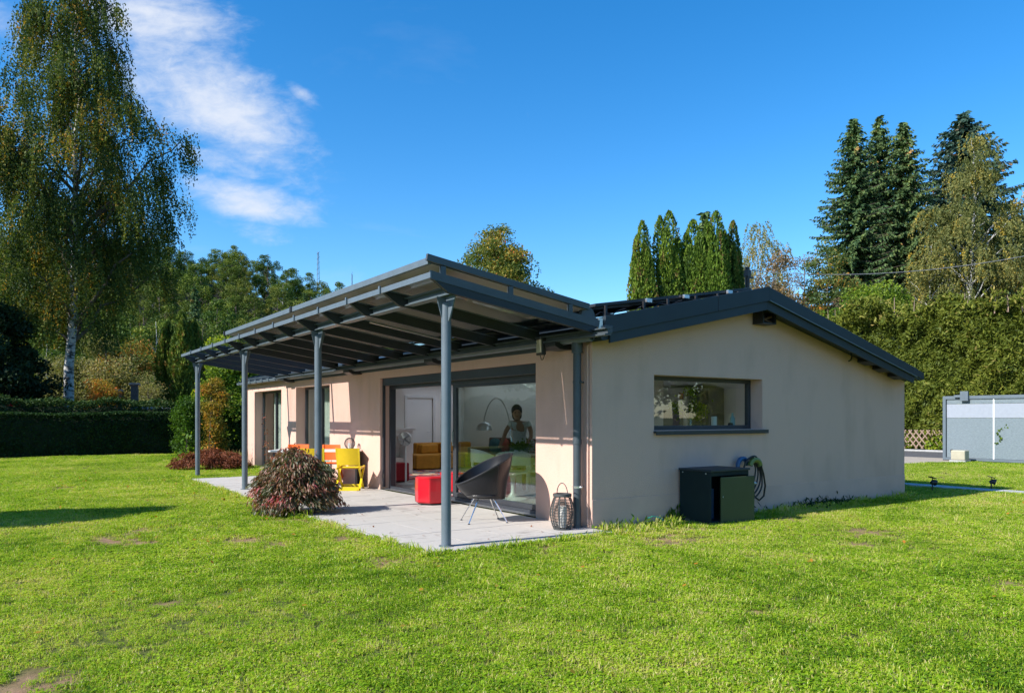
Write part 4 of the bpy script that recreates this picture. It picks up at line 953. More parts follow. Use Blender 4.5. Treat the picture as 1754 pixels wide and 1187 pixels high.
# lattice fence at the far side of the road
lf_ = thing('lattice_fence', 'low weathered wooden lattice fence along the far side of the road', 'fence', (27.0, 0, .1))
n = 0
y_ = 4.0
while y_ < 17:
    q = MB(); q.bar((.0, y_, .0), (.0, y_ + .62, .80), .05, .05, up=(1, 0, 0)); obj('slat', q, M_lattice, lf_)
    q = MB(); q.bar((.055, y_ + .62, .0), (.055, y_, .80), .05, .05, up=(1, 0, 0)); obj('slat', q, M_lattice, lf_)
    y_ += .26
for y_ in (4.5, 7.5, 10.5, 13.5, 16.5):
    q = MB(); q.box(.09, y_, -.1, .17, y_ + .08, .8); obj('fence_post', q, M_lattice, lf_)
n = 2600; P = np.stack([27.0 + rng.uniform(-.18, .1, n), 4 + 13 * rng.uniform(0, 1, n), .1 + rng.uniform(0, .75, n) * rng.uniform(.2, 1, n)], 1)
P = P[(np.sin(P[:, 1] * 2.3) + np.sin(P[:, 1] * 5.1) + rng.normal(size=n) * .5) > .2]
o = link('creeper', leaf_mesh('foliage', P, rng.normal(size=(len(P), 3)), .15, .13, rng.uniform(.3, 1, len(P)), LM['bright'])); tag(o, 'yellow green creeper growing through the low lattice fence', 'plant')

# utility pole and cable
t = thing('utility_pole', 'dark wooden utility pole beside the clipped columnar conifers', 'pole', G(1280, 42))
zt = ZH(458, 42)
q = MB(); q.tube([(0, 0, -.1), (0, 0, zt)], [.15, .13], 10); obj('shaft', q, M_black, t, smooth=True)
q = MB(); q.box(-.5, -.05, zt - .6, .5, .05, zt - .5); q.obox((0, 0, zt - .35), (.3, .3, .35)); obj('cross_arm', q, M_black, t)
q = MB(); a = G(1280, 42, ZH(463, 42)); b = G(1800, 36, ZH(430, 36)); a2 = G(1440, 40, ZH(462, 40)); 
q.tube([a + (b - a) * s_ + Vector((0, 0, -1.1 * 4 * s_ * (1 - s_) * .55)) for s_ in np.linspace(0, 1, 24)], .016, 5); o = obj('overhead_cable', q, M_slate, smooth=True); tag(o, 'single overhead cable crossing in front of the tall spruces', 'cable')

# ------------------------------------------------------------------ patio furniture
def folding_chair(canvas, wood, label, loc, rz):
    """folding canvas chair; faces +y, back panel at -y"""
    t = thing('folding_chair', label, 'chair', loc, rz, 'folding canvas chairs round the terrace table')
    for s in (-1, 1):
        x = s * .235
        q = MB(); q.bar((x, -.27, .0), (x, .22, .47), .022, .04, up=(1, 0, 0)); obj('leg', q, wood, t, bevel=.003)
        q = MB(); q.bar((x * .9, .26, .0), (x * .9, -.16, .44), .022, .04, up=(1, 0, 0)); q.bar((x * .9, -.16, .44), (x * .95, -.26, .84), .022, .035, up=(1, 0, 0)); obj('back_post', q, wood, t, bevel=.003)
        q = MB(); q.bar((x, -.20, .43), (x, .22, .46), .025, .03); obj('seat_rail', q, wood, t, bevel=.003)
    q = MB(); n = 8
    for i in range(n + 1):
        u = i / n; x = (-.235 + .47 * u) * .97; d = .025 * math.sin(math.pi * u); q.v += [(x, -.185 - d, .50), (x, -.265 - d, .84), (x, -.179 - d, .50), (x, -.259 - d, .84)]
    for i in range(n):
        a = 4 * i; q.f += [[a, a + 4, a + 5, a + 1], [a + 2, a + 3, a + 7, a + 6], [a, a + 2, a + 6, a + 4], [a + 1, a + 5, a + 7, a + 3]]; q.m += [0] * 4
    obj('backrest', q, canvas, t, smooth=True)
    q = MB()
    for i in range(n + 1):
        u = i / n; y = -.2 + .42 * u; d = .03 * math.sin(math.pi * u); q.v += [(-.225, y, .455 - d), (.225, y, .455 - d), (-.225, y, .448 - d), (.225, y, .448 - d)]
    for i in range(n):
        a = 4 * i; q.f += [[a, a + 1, a + 5, a + 4], [a + 2, a + 6, a + 7, a + 3], [a, a + 4, a + 6, a + 2], [a + 1, a + 3, a + 7, a + 5]]; q.m += [0] * 4
    obj('seat', q, canvas, t, smooth=True)
    q = MB(); q.box(-.235, -.285, .0, .235, -.265, .075); obj('stretcher', q, wood, t, bevel=.003)
    q = MB(); q.box(-.21, .235, .03, .21, .25, .09); obj('stretcher', q, wood, t, bevel=.003)
    return t
folding_chair(M_yel, M_yelw, 'yellow folding canvas chair at the right end of the terrace table', tuple(G(600, 15.25)), -ANG)
folding_chair(M_yel, M_yelw, 'yellow folding canvas chair hidden behind the maple bush and second post', tuple(G(538, 15.2)), -ANG + R(6))
folding_chair(M_ora, M_oraw, 'orange folding canvas chair on the wall side of the table, right of the post', tuple(G(566, 16.75)), math.pi - ANG)
folding_chair(M_ora, M_oraw, 'orange folding canvas chair on the wall side of the table, left of the post', tuple(G(506, 16.95)), math.pi - ANG)
t = thing('terrace_table', 'terrace table with thin pale top and dark panel legs across the terrace', 'table', tuple(G(546, 16.0)), -ANG)
q = MB(); q.box(-.95, -.38, .735, .91, .38, .77); obj('tabletop', q, M_white, t, bevel=.004)
for x_ in (-.86, .84):
    q = MB(); q.box(x_, -.34, 0, x_ + .04, .34, .734); obj('leg', q, M_black, t)
q = MB(); q.box(-.008, 6.34, .24, -.001, 6.43, .33); obj('wall_socket', q, M_dark, house, bevel=.003)
# round lantern on the table
t = thing('globe_lantern', 'small round lantern of dark hoops standing on the terrace table', 'lantern', tuple(G(599, 16.05, .7705)))
for k in range(6):
    q = MB(); a = k * math.pi / 6; q.tube([(.11 * math.sin(b) * math.cos(a), .11 * math.sin(b) * math.sin(a), .13 + .12 * math.cos(b)) for b in np.linspace(0, 2 * math.pi, 22, endpoint=False)], .006, 5, closed=True); obj('hoop', q, M_rattan, t, smooth=True)
q = MB(); q.tube([(0, 0, .02), (0, 0, .14)], .035, 12); obj('candle', q, M_candle, t, smooth=True)
q = MB(); q.lathe([(.06, 0), (.06, .012)], (0, 0, 0), 14); obj('base', q, M_rattan, t)
# wicker lantern by the downpipe
t = thing('wicker_lantern', 'barrel shaped grey wicker lantern with candle and carrying handle by the downpipe', 'lantern', (-.36, .17, .0))
def lr(z): return .095 + .06 * math.sin(math.pi * min(1, max(0, (z + .02) / .46)))
for k in range(20):
    z = .035 + k * .0195; q = MB(); q.tube([(lr(z) * math.cos(a), lr(z) * math.sin(a), z) for a in np.linspace(0, 2 * math.pi, 24, endpoint=False)], .0048, 4, closed=True); obj('hoop', q, M_rattan, t, smooth=True)
for k in range(10):
    a = k * math.pi / 5; q = MB(); q.tube([((lr(z) + .003) * math.cos(a), (lr(z) + .003) * math.sin(a), z) for z in np.linspace(.01, .43, 9)], .0065, 5); obj('rib', q, M_rattan, t, smooth=True)
q = MB(); q.lathe([(.115, 0), (.12, .02), (.11, .028)], (0, 0, 0), 24); obj('base', q, M_rattan, t, smooth=True)
q = MB(); q.lathe([(.112, .425), (.122, .43), (.122, .462), (.112, .466), (.095, .466), (.095, .43)], (0, 0, 0), 24); obj('rim', q, M_rattan, t, smooth=True)
q = MB(); q.tube([(0, .11 * math.cos(a), .455 + .145 * math.sin(a)) for a in np.linspace(0, math.pi, 16)], .006, 6); obj('handle', q, M_rattan, t, smooth=True)
q = MB(); q.tube([(0, 0, .03), (0, 0, .30)], .05, 16); cn = obj('candle', q, M_candle, t, smooth=True)
q = MB(); q.tube([(0, 0, .3), (0, 0, .315)], .004, 5); obj('wick', q, M_black, cn)

# cone armchair: a leather shell cut obliquely, on four chrome legs
t = thing('cone_armchair', 'black leather cone shaped armchair on thin chrome legs', 'armchair', tuple(G(829, 10.55)), 0)
def shell():
    mb = MB(); n = 48; rings = 12; W = []
    ax = Vector((.95, -.30, 0)).normalized(); fw = ax   # points from front lip towards the high back
    sd_ = Vector((-ax.y, ax.x, 0))
    for i in range(rings + 1):
        u = i / rings; ring = []
        for k in range(n):
            a = 2 * math.pi * k / n; c, s = math.cos(a), math.sin(a)      # c=1 at the back
            # rim ellipse tilted: front low, back high
            rim = ax * (.40 * c) + sd_ * (.38 * s) + Vector((0, 0, .74 + .205 * c + .02 * (s * s)))
            base = ax * (.27 * c + .03) + sd_ * (.24 * s) + Vector((0, 0, .335 - .015 * c))
            bulge = math.sin(math.pi * u) * (.02 - .05 * max(0, c) * (1 - u))
            f = u ** .85
            p = base * (1 - f) + rim * f; p += (ax * c + sd_ * s) * bulge
            ring.append(p)
        W.append(ring)
    vo = [p for r in W for p in r]
    vi = []
    for i in range(rings + 1):
        cen = Vector((0, 0, 0))
        for p in W[i]: cen += p
        cen /= n
        for p in W[i]:
            d = (cen - p); d.normalize(); vi.append(p + d * .022 + Vector((0, 0, .028 if i == 0 else .004)))
    mb.v = [tuple(v) for v in vo + vi]; o_ = len(vo)
    for i in range(rings):
        for k in range(n):
            k2 = (k + 1) % n
            mb.f.append([i * n + k, i * n + k2, (i + 1) * n + k2, (i + 1) * n + k]); mb.f.append([o_ + i * n + k, o_ + (i + 1) * n + k, o_ + (i + 1) * n + k2, o_ + i * n + k2])
    for k in range(n):
        k2 = (k + 1) % n; mb.f.append([rings * n + k, rings * n + k2, o_ + rings * n + k2, o_ + rings * n + k])
    mb.f.append(list(range(n))[::-1]); mb.f.append([o_ + k for k in range(n)])
    mb.m = [0] * len(mb.f); return mb, [vo[rings * n + k] for k in range(n)], ax, sd_
sh, rim, ax_, sdv = shell()
obj('seat_shell', sh, M_leather, t, smooth=True)
q = MB(); q.tube(rim, .012, 6, closed=True); obj('piping', q, M_black, t, smooth=True)
for a in (0, 1.35, -1.35, 3.14):
    k_ = int(round(a / 6.2832 * 48)) % 48; q = MB(); q.tube([sh.v[i_ * 48 + k_] for i_ in range(13)], .004, 4); obj('seam', q, M_black, t, smooth=True)
q = MB(); q.lathe([(.001, .44), (.15, .43), (.26, .41), (.28, .38), (.22, .34), (.12, .32), (.001, .32)], tuple(ax_ * -.0), 24); obj('seat_cushion', q, M_leather, t, smooth=True)
for (c, s) in ((1, .75), (1, -.75), (-1, .75), (-1, -.75)):
    q = MB(); q.tube([tuple(ax_ * (.10 * c + .0) + sdv * (.14 * s) + Vector((0, 0, .345))), tuple(ax_ * (.27 * c + .0) + sdv * (.30 * s) + Vector((0, 0, .012)))], [.010, .007], 8); lg = obj('leg', q, M_chrome, t, smooth=True)
    q = MB(); pp = ax_ * (.27 * c) + sdv * (.30 * s); q.lathe([(.016, 0), (.016, .012)], tuple(pp), 8); obj('foot_pad', q, M_black, lg)

# poufs
def octa(r, h, tall, m, name, label, loc, seg=8, rz=0):
    t = thing(name, label, 'pouf', loc, rz, None)
    q = MB(); q.lathe([(r * .93, .03), (r * 1.0, .06), (r * 1.03, h * .5), (r * 1.0, h - .03), (r * .94, h)], (0, 0, 0), seg)
    o = obj('cover', q, m, t, bevel=.018, seg=3)
    q = MB(); q.lathe([(r * .8, 0), (r * .8, .03)], (0, 0, 0), seg); obj('base', q, M_black, t)
    q = MB(); q.tube([(r * 1.01 * math.cos(2 * math.pi * k / seg), r * 1.01 * math.sin(2 * math.pi * k / seg), h - .02) for k in range(seg)], .007, 5, closed=True); obj('piping', q, m, t, smooth=True)
    return t
octa(.27, .47, 0, M_red, 'pouf', 'red vinyl octagonal pouf standing in front of the open door', tuple(G(738, 12.7)), 8, R(12))
octa(.32, .40, 0, M_red, 'pouf', 'red vinyl pouf inside the room behind the post', tuple(G(782, 14.7)), 16)
t = thing('red_cube_seat', 'dark red fabric cube seat inside beside the fireplace', 'pouf', (1.05, 8.05, 0), R(8))
q = MB(); q.box(-.24, -.24, .02, .24, .24, .43); obj('cover', q, M_redf, t, bevel=.03, seg=3)
q = MB(); q.box(-.2, -.2, 0, .2, .2, .018); obj('base', q, M_black, t)

# pedestal fan in the doorway
t = thing('pedestal_fan', 'white pedestal fan standing just inside the open patio door', 'fan', (.98, 7.35, 0), R(128))
q = MB(); q.lathe([(.17, 0), (.17, .012), (.06, .03), (.02, .045)], (0, 0, 0), 24); obj('base', q, M_white, t, smooth=True)
q = MB(); q.tube([(0, 0, .04), (0, 0, .86)], [.022, .018], 12); obj('pole', q, M_white, t, smooth=True)
q = MB(); M3 = Matrix.Rotation(R(-12), 3, 'X')
def fr(p): return tuple(M3 @ Vector(p) + Vector((0, 0, 1.0)))
q.tube([fr((0, -.09, 0)), fr((0, -.05, 0)), fr((0, .02, 0)), fr((0, .07, 0))], [.06, .12, .15, .155], 24); obj('motor_housing', q, M_white, t, smooth=True)
for r_ in (.03, .06, .09, .12, .15):
    q = MB(); q.tube([fr((r_ * math.cos(a), .095 - r_ * .12, r_ * math.sin(a))) for a in np.linspace(0, 6.283, 24, endpoint=False)], .003, 4, closed=True); obj('grille_ring', q, M_slate, t, smooth=True)
for k in range(5):
    a = k * 2 * math.pi / 5; q = MB(); q.obox(fr((.075 * math.cos(a), .08, .075 * math.sin(a))), (.13, .006, .05), M3 @ Matrix.Rotation(-a, 3, 'Y') @ Matrix.Rotation(.5, 3, 'X')); obj('blade', q, M_alu, t)

# rug, sofas
t = thing('patterned_rug', 'multicoloured patterned rug on the living room floor', 'rug', (2.7, 9.9, 0))
m, n_, N_, L_ = new_mat('patterned_rug_wool')
o_ = N_('ShaderNodeOutputMaterial'); b_ = N_('ShaderNodeBsdfPrincipled'); L_(b_.outputs[0], o_.inputs[0]); b_.inputs['Roughness'].default_value = 1
tc_ = N_('ShaderNodeTexCoord'); vo = N_('ShaderNodeTexVoronoi'); vo.inputs['Scale'].default_value = 9; L_(tc_.outputs['Object'], vo.inputs['Vector'])
sx = N_('ShaderNodeSeparateColor'); L_(vo.outputs['Color'], sx.inputs[0]); r_ = N_('ShaderNodeValToRGB'); r_.color_ramp.interpolation = 'CONSTANT'; L_(sx.outputs[0], r_.inputs[0])
el = r_.color_ramp.elements; el[0].color = (.55, .05, .03, 1); el[1].position = .2; el[1].color = (.6, .55, .45, 1)
for p_, c_ in ((.4, (.03, .15, .3)), (.55, (.65, .25, .03)), (.7, (.3, .02, .1)), (.85, (.6, .5, .4))): e = el.new(p_); e.color = (*c_, 1)
L_(r_.outputs[0], b_.inputs['Base Color']); M_rug = m
q = MB(); q.box(-1.3, -1.6, .0, 1.1, 1.0, .012); obj('pile', q, M_rug, t)
t = thing('mustard_sofa', 'mustard yellow velvet modular sofa seen through the open door', 'sofa', (3.1, 11.0, 0))
for k in range(3):
    q = MB(); q.box(.02 + k * .78, 0, .03, .02 + k * .78 + .75, .9, .42); obj('seat', q, M_must, t, bevel=.03, seg=3)
q = MB(); q.box(.5, .92, .03, 2.35, 1.15, .72); obj('backrest', q, M_must, t, bevel=.04, seg=3)
q = MB(); q.box(.55, .7, .42, 1.1, .91, .68); q.box(1.2, .7, .42, 1.8, .91, .72); obj('cushion', q, M_must, t, bevel=.05, seg=3)
t = thing('brown_sofa', 'long dark brown leather sofa with cushions along the living room wall', 'sofa', (4.62, 7.6, 0))
q = MB(); q.box(0, 0, .1, .95, 3.2, .42); obj('seat', q, M_brown, t, bevel=.04, seg=3)
q = MB(); q.box(.72, 0, .42, .95, 3.2, .88); obj('backrest', q, M_brown, t, bevel=.05, seg=3)
for y_ in (0, 3.0):
    q = MB(); q.box(0, y_, .42, .72, y_ + .2, .62); obj('armrest', q, M_brown, t, bevel=.04, seg=3)
for i, (y_, m_, a_) in enumerate(((.35, M_cush2, .2), (.85, M_cush3, -.3), (1.5, M_cush1, .15), (2.1, M_cush2, -.2), (2.6, M_cush1, .25))):
    c = thing('cushion', ['rust red cushion at the right end of the brown sofa', 'grey cushion second from the right end of the brown sofa', 'teal cushion at the middle of the brown sofa', 'rust red cushion left of the teal one on the brown sofa', 'teal cushion at the left end of the brown sofa'][i], 'cushion', (5.18, 7.6 + y_, .66), a_)
    q = MB(); q.ball((0, 0, 0), 1, 8, (.09, .24, .22)); obj('cover', q, m_, c, smooth=True)

# arc lamp
t = thing('arc_lamp', 'tall chrome arc floor lamp with hanging dome shade behind the glass', 'lamp', (2.3, 5.2, 0))
pts = []
p0 = G(876, 16.0); p1 = G(826, 17.6)
base = Vector((p0.x, p0.y, 0)); t.location = base; tip = Vector((p1.x, p1.y, 0)) - base
q = MB(); q.lathe([(.17, 0), (.17, .05), (.16, .06)], (0, 0, 0), 24); obj('base', q, M_white, t, smooth=True)
q = MB(); arc = [(0, 0, .05), (0, 0, .9)] + [tuple(tip * (1 - math.cos(a)) * .5 * 1.0 + Vector((0, 0, .9 + .98 * math.sin(a)))) for a in np.linspace(.15, 2.6, 16)]
q.tube(arc, .012, 8); obj('arm', q, M_chrome, t, smooth=True)
en = Vector(arc[-1]); q = MB(); q.tube([tuple(en), tuple(en + Vector((0, 0, -.06)))], .012, 6); q.lathe([(.03, -.06), (.12, -.09), (.17, -.16), (.185, -.25), (.183, -.25), (.165, -.16), (.11, -.10), (.02, -.075)], tuple(en), 24); obj('lamp_shade', q, M_alu, t, smooth=True)

# dining table and white swivel chairs
t = thing('dining_table', 'dark round dining table behind the glass pane', 'table', tuple(G(905, 14.35)))
q = MB(); q.lathe([(.62, .72), (.63, .735), (.62, .75)], (0, 0, 0), 36); obj('tabletop', q, M_brown, t, smooth=True)
q = MB(); q.lathe([(.28, 0), (.27, .02), (.05, .05), (.04, .4), (.05, .72)], (0, 0, 0), 24); obj('pedestal', q, M_white, t, smooth=True)
def swivel(loc, rz, label):
    t = thing('swivel_chair', label, 'chair', loc, rz, 'white moulded swivel chairs round the dining table'); t.scale = (1.12, 1.12, 1.06)
    q = MB(); q.lathe([(.24, 0), (.23, .015), (.09, .04), (.035, .12), (.03, .3), (.06, .40), (.1, .42)], (0, 0, 0), 24); obj('pedestal', q, M_wplast, t, smooth=True)
    q = MB(); q.lathe([(.10, .415), (.20, .43), (.235, .455), (.22, .47), (.15, .462), (.02, .455)], (0, 0, 0), 28); obj('seat', q, M_wplast, t, smooth=True)
    # wrap-round back band with an opening under it
    q = MB(); n = 22; vs = []
    for i in range(n + 1):
        a = math.radians(-215 + 250 * i / n); e = abs(i / n - .5) * 2; hh = .20 * (1 - e ** 3.0) + .03; zc = .70 - .12 * e ** 2; r = .27 + .03 * (1 - e)
        for (rr, z) in ((r, zc + hh / 2), (r - .0, zc - hh / 2), (r - .018, zc - hh / 2), (r - .018, zc + hh / 2)): vs.append((rr * math.cos(a), rr * math.sin(a), z))
    q.v = vs
    for i in range(n):
        for k in range(4): q.f.append([i * 4 + k, i * 4 + (k + 1) % 4, (i + 1) * 4 + (k + 1) % 4, (i + 1) * 4 + k])
    q.f += [[0, 1, 2, 3], [n * 4 + 3, n * 4 + 2, n * 4 + 1, n * 4]]; q.m = [0] * len(q.f)
    obj('backrest', q, M_wplast, t, smooth=True)
    for a in (-205, -115, 25 - 5):
        aa = math.radians(a if a > -180 else a); q = MB(); q.tube([(.20 * math.cos(aa), .20 * math.sin(aa), .45), (.27 * math.cos(aa), .27 * math.sin(aa), .5), (.28 * math.cos(aa), .28 * math.sin(aa), .62)], [.03, .025, .02], 8); obj('back_support', q, M_wplast, t, smooth=True)
    return t
swivel(tuple(G(879, 13.45)), -ANG, 'white swivel chair nearest the glass, its round back toward the terrace')
swivel(tuple(G(836, 14.4)), -ANG - R(75), 'white swivel chair left of the nearest one behind the glass')
swivel(tuple(G(925, 13.9)), -ANG + R(100), 'white swivel chair at the right edge of the glass pane')
# potted herbs on dining table
t = thing('table_plant', 'low green plants in a bowl on the dining table', 'plant', tuple(G(893, 14.2, .752)))
q = MB(); q.lathe([(.09, 0), (.13, .04), (.14, .09), (.13, .09), (.1, .03), (.01, .02)], (0, 0, 0), 16); obj('bowl', q, M_white, t, smooth=True)
n = 260; P = rng.normal(size=(n, 3)) * np.array([.11, .11, .05]) + np.array([0, 0, .16]); link('foliage', leaf_mesh('foliage', P, rng.normal(size=(n, 3)) + np.array([0, 0, .6]), .07, .03, rng.uniform(0, 1, n), LM['houseplant']), t)

# kitchen window still life and kitchen fittings
zs_ = WZ0
q = MB(); q.box(WX0, T + .0, 1.235, WX1, T + .30, 1.265); obj('worktop', q, M_white, house)
t = thing('window_plant', 'yellow green leafy sprays in a vase behind the kitchen window', 'plant', (2.5, .58, 1.266))
q = MB(); q.lathe([(.03, 0), (.045, .05), (.03, .12), (.02, .16), (.025, .18)], (0, 0, 0), 14); obj('vase', q, M_glass, t, smooth=True)
q = MB()
for e in ((-.30, .05, .36), (.05, 0, .60), (.12, .02, .36), (.26, .0, .33)): q.tube([(0, 0, .1), tuple(Vector(e) * .6 + Vector((0, 0, .12))), e], .004, 5)
obj('stem', q, M_olive, t, smooth=True)
PL = []
for c, k in (((-.30, .05, .36), 60), ((.03, 0, .58), 80), ((.12, .02, .33), 90), ((.27, .0, .31), 80), ((.16, 0, .2), 40), ((-.24, 0, .27), 25)): PL.append(np.array(c) + rng.normal(size=(k, 3)) * np.array([.06, .05, .055]))
P = np.concatenate(PL); link('foliage', leaf_mesh('foliage', P, rng.normal(size=(len(P), 3)) + np.array([0, 0, -.8]), .06, .03, rng.uniform(.3, 1, len(P)), LM['houseplant']), t)
t = thing('pillar_candle', 'white pillar candle on the kitchen window ledge', 'candle', (2.98, .52, 1.266)); q = MB(); q.tube([(0, 0, 0), (0, 0, .20)], .045, 16); obj('wax', q, M_candle, t, smooth=True); q = MB(); q.tube([(0, 0, .2), (0, 0, .215)], .003, 5); obj('wick', q, M_black, t)
t = thing('glass_bottle', 'pale blue glass bottle at the right end of the kitchen window', 'bottle', (3.40, .50, 1.266)); q = MB(); q.lathe([(.04, 0), (.042, .02), (.042, .17), (.02, .21), (.016, .26)], (0, 0, 0), 14); obj('body', q, mat('pale_blue_glass', (.25, .45, .5), .15, .05), t, smooth=True)
t = thing('dark_jar', 'small dark jar beside the pale blue bottle', 'jar', (3.28, .44, 1.266)); q = MB(); q.lathe([(.035, 0), (.04, .02), (.04, .08), (.03, .10)], (0, 0, 0), 14); obj('body', q, M_black, t, smooth=True)
t = thing('kitchen_oven', 'built-in oven with dark front seen through the kitchen window', 'oven', (7.33, 4.55, 0), R(0))
q = MB(); q.box(-.55, 0, 0, -.0, .95, 2.15); obj('cabinet', q, mat('greige_cabinet', (.46, .44, .40), .5, .05), t)
q = MB(); q.box(-.57, .12, 1.0, -.551, .83, 1.62); obj('oven_front', q, mat('oven_front', (.12, .105, .11), .3, .1), t, bevel=.004)
q = MB(); q.bar((-.60, .12, 1.67), (-.60, .83, 1.67), .02, .02); obj('handle', q, M_alu, t)
q = MB(); q.box(-.56, .12, 1.88, -.551, .24, 2.02); obj('note', q, M_cush2, t)
t = thing('side_curtain', 'pale pinkish blind strip at the left end of the kitchen window', 'curtain', tuple(G(1127, 12.6)), -ANG); q = MB(); q.box(-.16, 0, .9, .09, .05, 2.2); obj('fabric', q, mat('pinkish_blind', (.72, .60, .56), .8, .04), t); q = MB(); q.box(-.17, -.01, 2.2, .10, .06, 2.25); obj('rail', q, M_white, t)
t = thing('dark_doorway_block', 'dark panel standing in for the unlit doorway right of the oven', 'doorway', (7.33, 3.95, 0))
q = MB(); q.box(-.5, 0, 0, 0, .58, 2.12); obj('cabinet', q, mat('grey_doorway_body', (.20, .20, .18), .5, .05), t); q = MB(); q.box(-.52, .02, .1, -.501, .56, 2.05); obj('cupboard_door', q, mat('dark_doorway_panel', (.06, .065, .055), .4, .05), t)  # stands in for a dark doorway, its gloom put into the panel colour
# plant pot in the second patio window
t = thing('bonsai_pot', 'small houseplant in a dark bowl behind the second patio window', 'plant', (.5, 9.75, .80))
q = MB(); q.box(-.14, -.3, -.8, .14, .3, -.76 + .74); obj('stand', q, M_white, t, bevel=.005)
q = MB(); q.lathe([(.08, -.02), (.13, .02), (.15, .06), (.13, .06), (.01, .03)], (0, 0, 0), 14); obj('bowl', q, M_black, t, smooth=True)
n = 220; P = rng.normal(size=(n, 3)) * np.array([.08, .16, .07]) + np.array([0, .05, .17]); link('foliage', leaf_mesh('foliage', P, rng.normal(size=(n, 3)), .05, .025, rng.uniform(0, .7, n), LM['houseplant']), t)
t = thing('mantel_speaker', 'black box standing on the fireplace mantel', 'speaker', (1.62, 9.95, 1.171)); q = MB(); q.box(-.14, 0, 0, .14, .14, .12); obj('casing', q, M_black, t, bevel=.02)

# ------------------------------------------------------------------ woman behind the glass
def skin_body(name, verts, edges, radii, m, parent, root=0, levels=2):
    me = bpy.data.meshes.new(name); me.from_pydata(verts, edges, []); me.materials.append(m)
    o = link(name, me, parent); sk = o.modifiers.new('skin', 'SKIN'); sk.use_smooth_shade = True
    d = me.skin_vertices[0].data
    for i, r_ in enumerate(radii): d[i].radius = (r_, r_) if not hasattr(r_, '__len__') else r_
    d[root].use_root = True
    ss = o.modifiers.new('sub', 'SUBSURF'); ss.levels = levels; ss.render_levels = levels; return o
pp = G(889, 14.9)
pt = thing('person', 'woman in a white short-sleeved top leaning over the dining table behind the glass', 'person', (pp.x, pp.y, 0), math.radians(148))
# local frame: +y forward (towards the garden), +x her right
V_ = [(0, 0, .90), (0, .02, 1.05), (0, .06, 1.17), (.02, .11, 1.29), (.03, .14, 1.37), (.04, .17, 1.43), (.05, .20, 1.48),
      (.17, .13, 1.33), (.26, .19, 1.19), (.31, .26, 1.06), (.36, .36, .96), (.39, .43, .92),
      (-.17, .13, 1.33), (-.22, .20, 1.20), (-.22, .28, 1.08), (-.17, .38, .99), (-.14, .45, .94),
      (.09, -.02, .88), (.10, 0, .48), (.10, -.03, .09), (.10, .08, .035),
      (-.09, -.02, .88), (-.10, 0, .48), (-.10, -.03, .09), (-.10, .08, .035)]
E_ = [(0, 1), (1, 2), (2, 3), (3, 4), (4, 5), (5, 6), (3, 7), (7, 8), (8, 9), (9, 10), (10, 11), (3, 12), (12, 13), (13, 14), (14, 15), (15, 16), (0, 17), (17, 18), (18, 19), (19, 20), (0, 21), (21, 22), (22, 23), (23, 24)]
R_ = [(.15, .11), (.125, .095), (.13, .10), (.13, .09), .055, .05, .05, .055, .045, .04, .033, .026, .055, .045, .04, .033, .026, .09, .058, .04, .03, .09, .058, .04, .03]
skin_body('body', V_, E_, R_, M_skin, pt)
q = MB(); q.ball((.055, .235, 1.535), .105, 10, (.80, .95, 1.15)); q.ball((.055, .335, 1.515), .016, 5, (1, 1.1, 1.5)); q.ball((.14, .225, 1.53), .02, 5, (.5, 1, 1.4)); q.ball((-.03, .225, 1.53), .02, 5, (.5, 1, 1.4)); hd = obj('head', q, M_skin, pt, smooth=True)
for s in (-1, 1):
    q = MB(); q.ball((.055 + s * .035, .325, 1.545), .012, 5); obj('eye', q, M_dark, hd, smooth=True)
q = MB(); q.ball((.055, .325, 1.475), .02, 5, (1.3, .4, .35)); obj('mouth', q, M_cush2, hd, smooth=True)
q = MB(); q.ball((.055, .20, 1.585), .122, 10, (.88, .98, 1.02)); q.ball((.05, .13, 1.50), .09, 8, (1.1, .8, 1.3)); obj('hair', q, M_hair, pt, smooth=True)
# blouse and sleeves
skin_body('blouse', [(0, .0, .88), (0, .02, 1.03), (0, .06, 1.17), (0, .11, 1.29), (0, .13, 1.35), (.17, .13, 1.335), (.215, .18, 1.24), (-.17, .13, 1.335), (-.215, .18, 1.24)],
          [(0, 1), (1, 2), (2, 3), (3, 4), (3, 5), (5, 6), (3, 7), (7, 8)], [(.175, .13), (.15, .115), (.155, .12), (.15, .108), (.09, .07), .072, .066, .072, .066], M_shirt, pt)
skin_body('skirt', [(0, -.01, .98), (0, -.02, .82), (0, -.02, .55), (0, -.02, .45)], [(0, 1), (1, 2), (2, 3)], [(.165, .13), (.20, .155), (.23, .19), (.235, .195)], M_skirt, pt)
for s, w_ in ((1, 11), (-1, 16)):
    wx, wy, wz = V_[w_]
    hv = [(wx, wy, wz), (wx - s * .01, wy + .04, wz - .015)]; he = [(0, 1)]; hr = [.024, (.036, .018)]
    for k in range(4):
        o_ = len(hv); bx = wx + (k - 1.5) * .019; ln_ = (.062, .074, .070, .055)[k]
        hv += [(bx, wy + .075, wz - .02), (bx, wy + .075 + ln_ * .5, wz - .03), (bx, wy + .075 + ln_ * .85, wz - .052)]; he += [(1, o_), (o_, o_ + 1), (o_ + 1, o_ + 2)]; hr += [.0095, .0085, .007]
    o_ = len(hv); hv += [(wx - s * .045, wy + .04, wz - .02), (wx - s * .06, wy + .075, wz - .035)]; he += [(1, o_), (o_, o_ + 1)]; hr += [.011, .008]
    skin_body('hand', hv, he, hr, M_skin, pt, 0, 1)

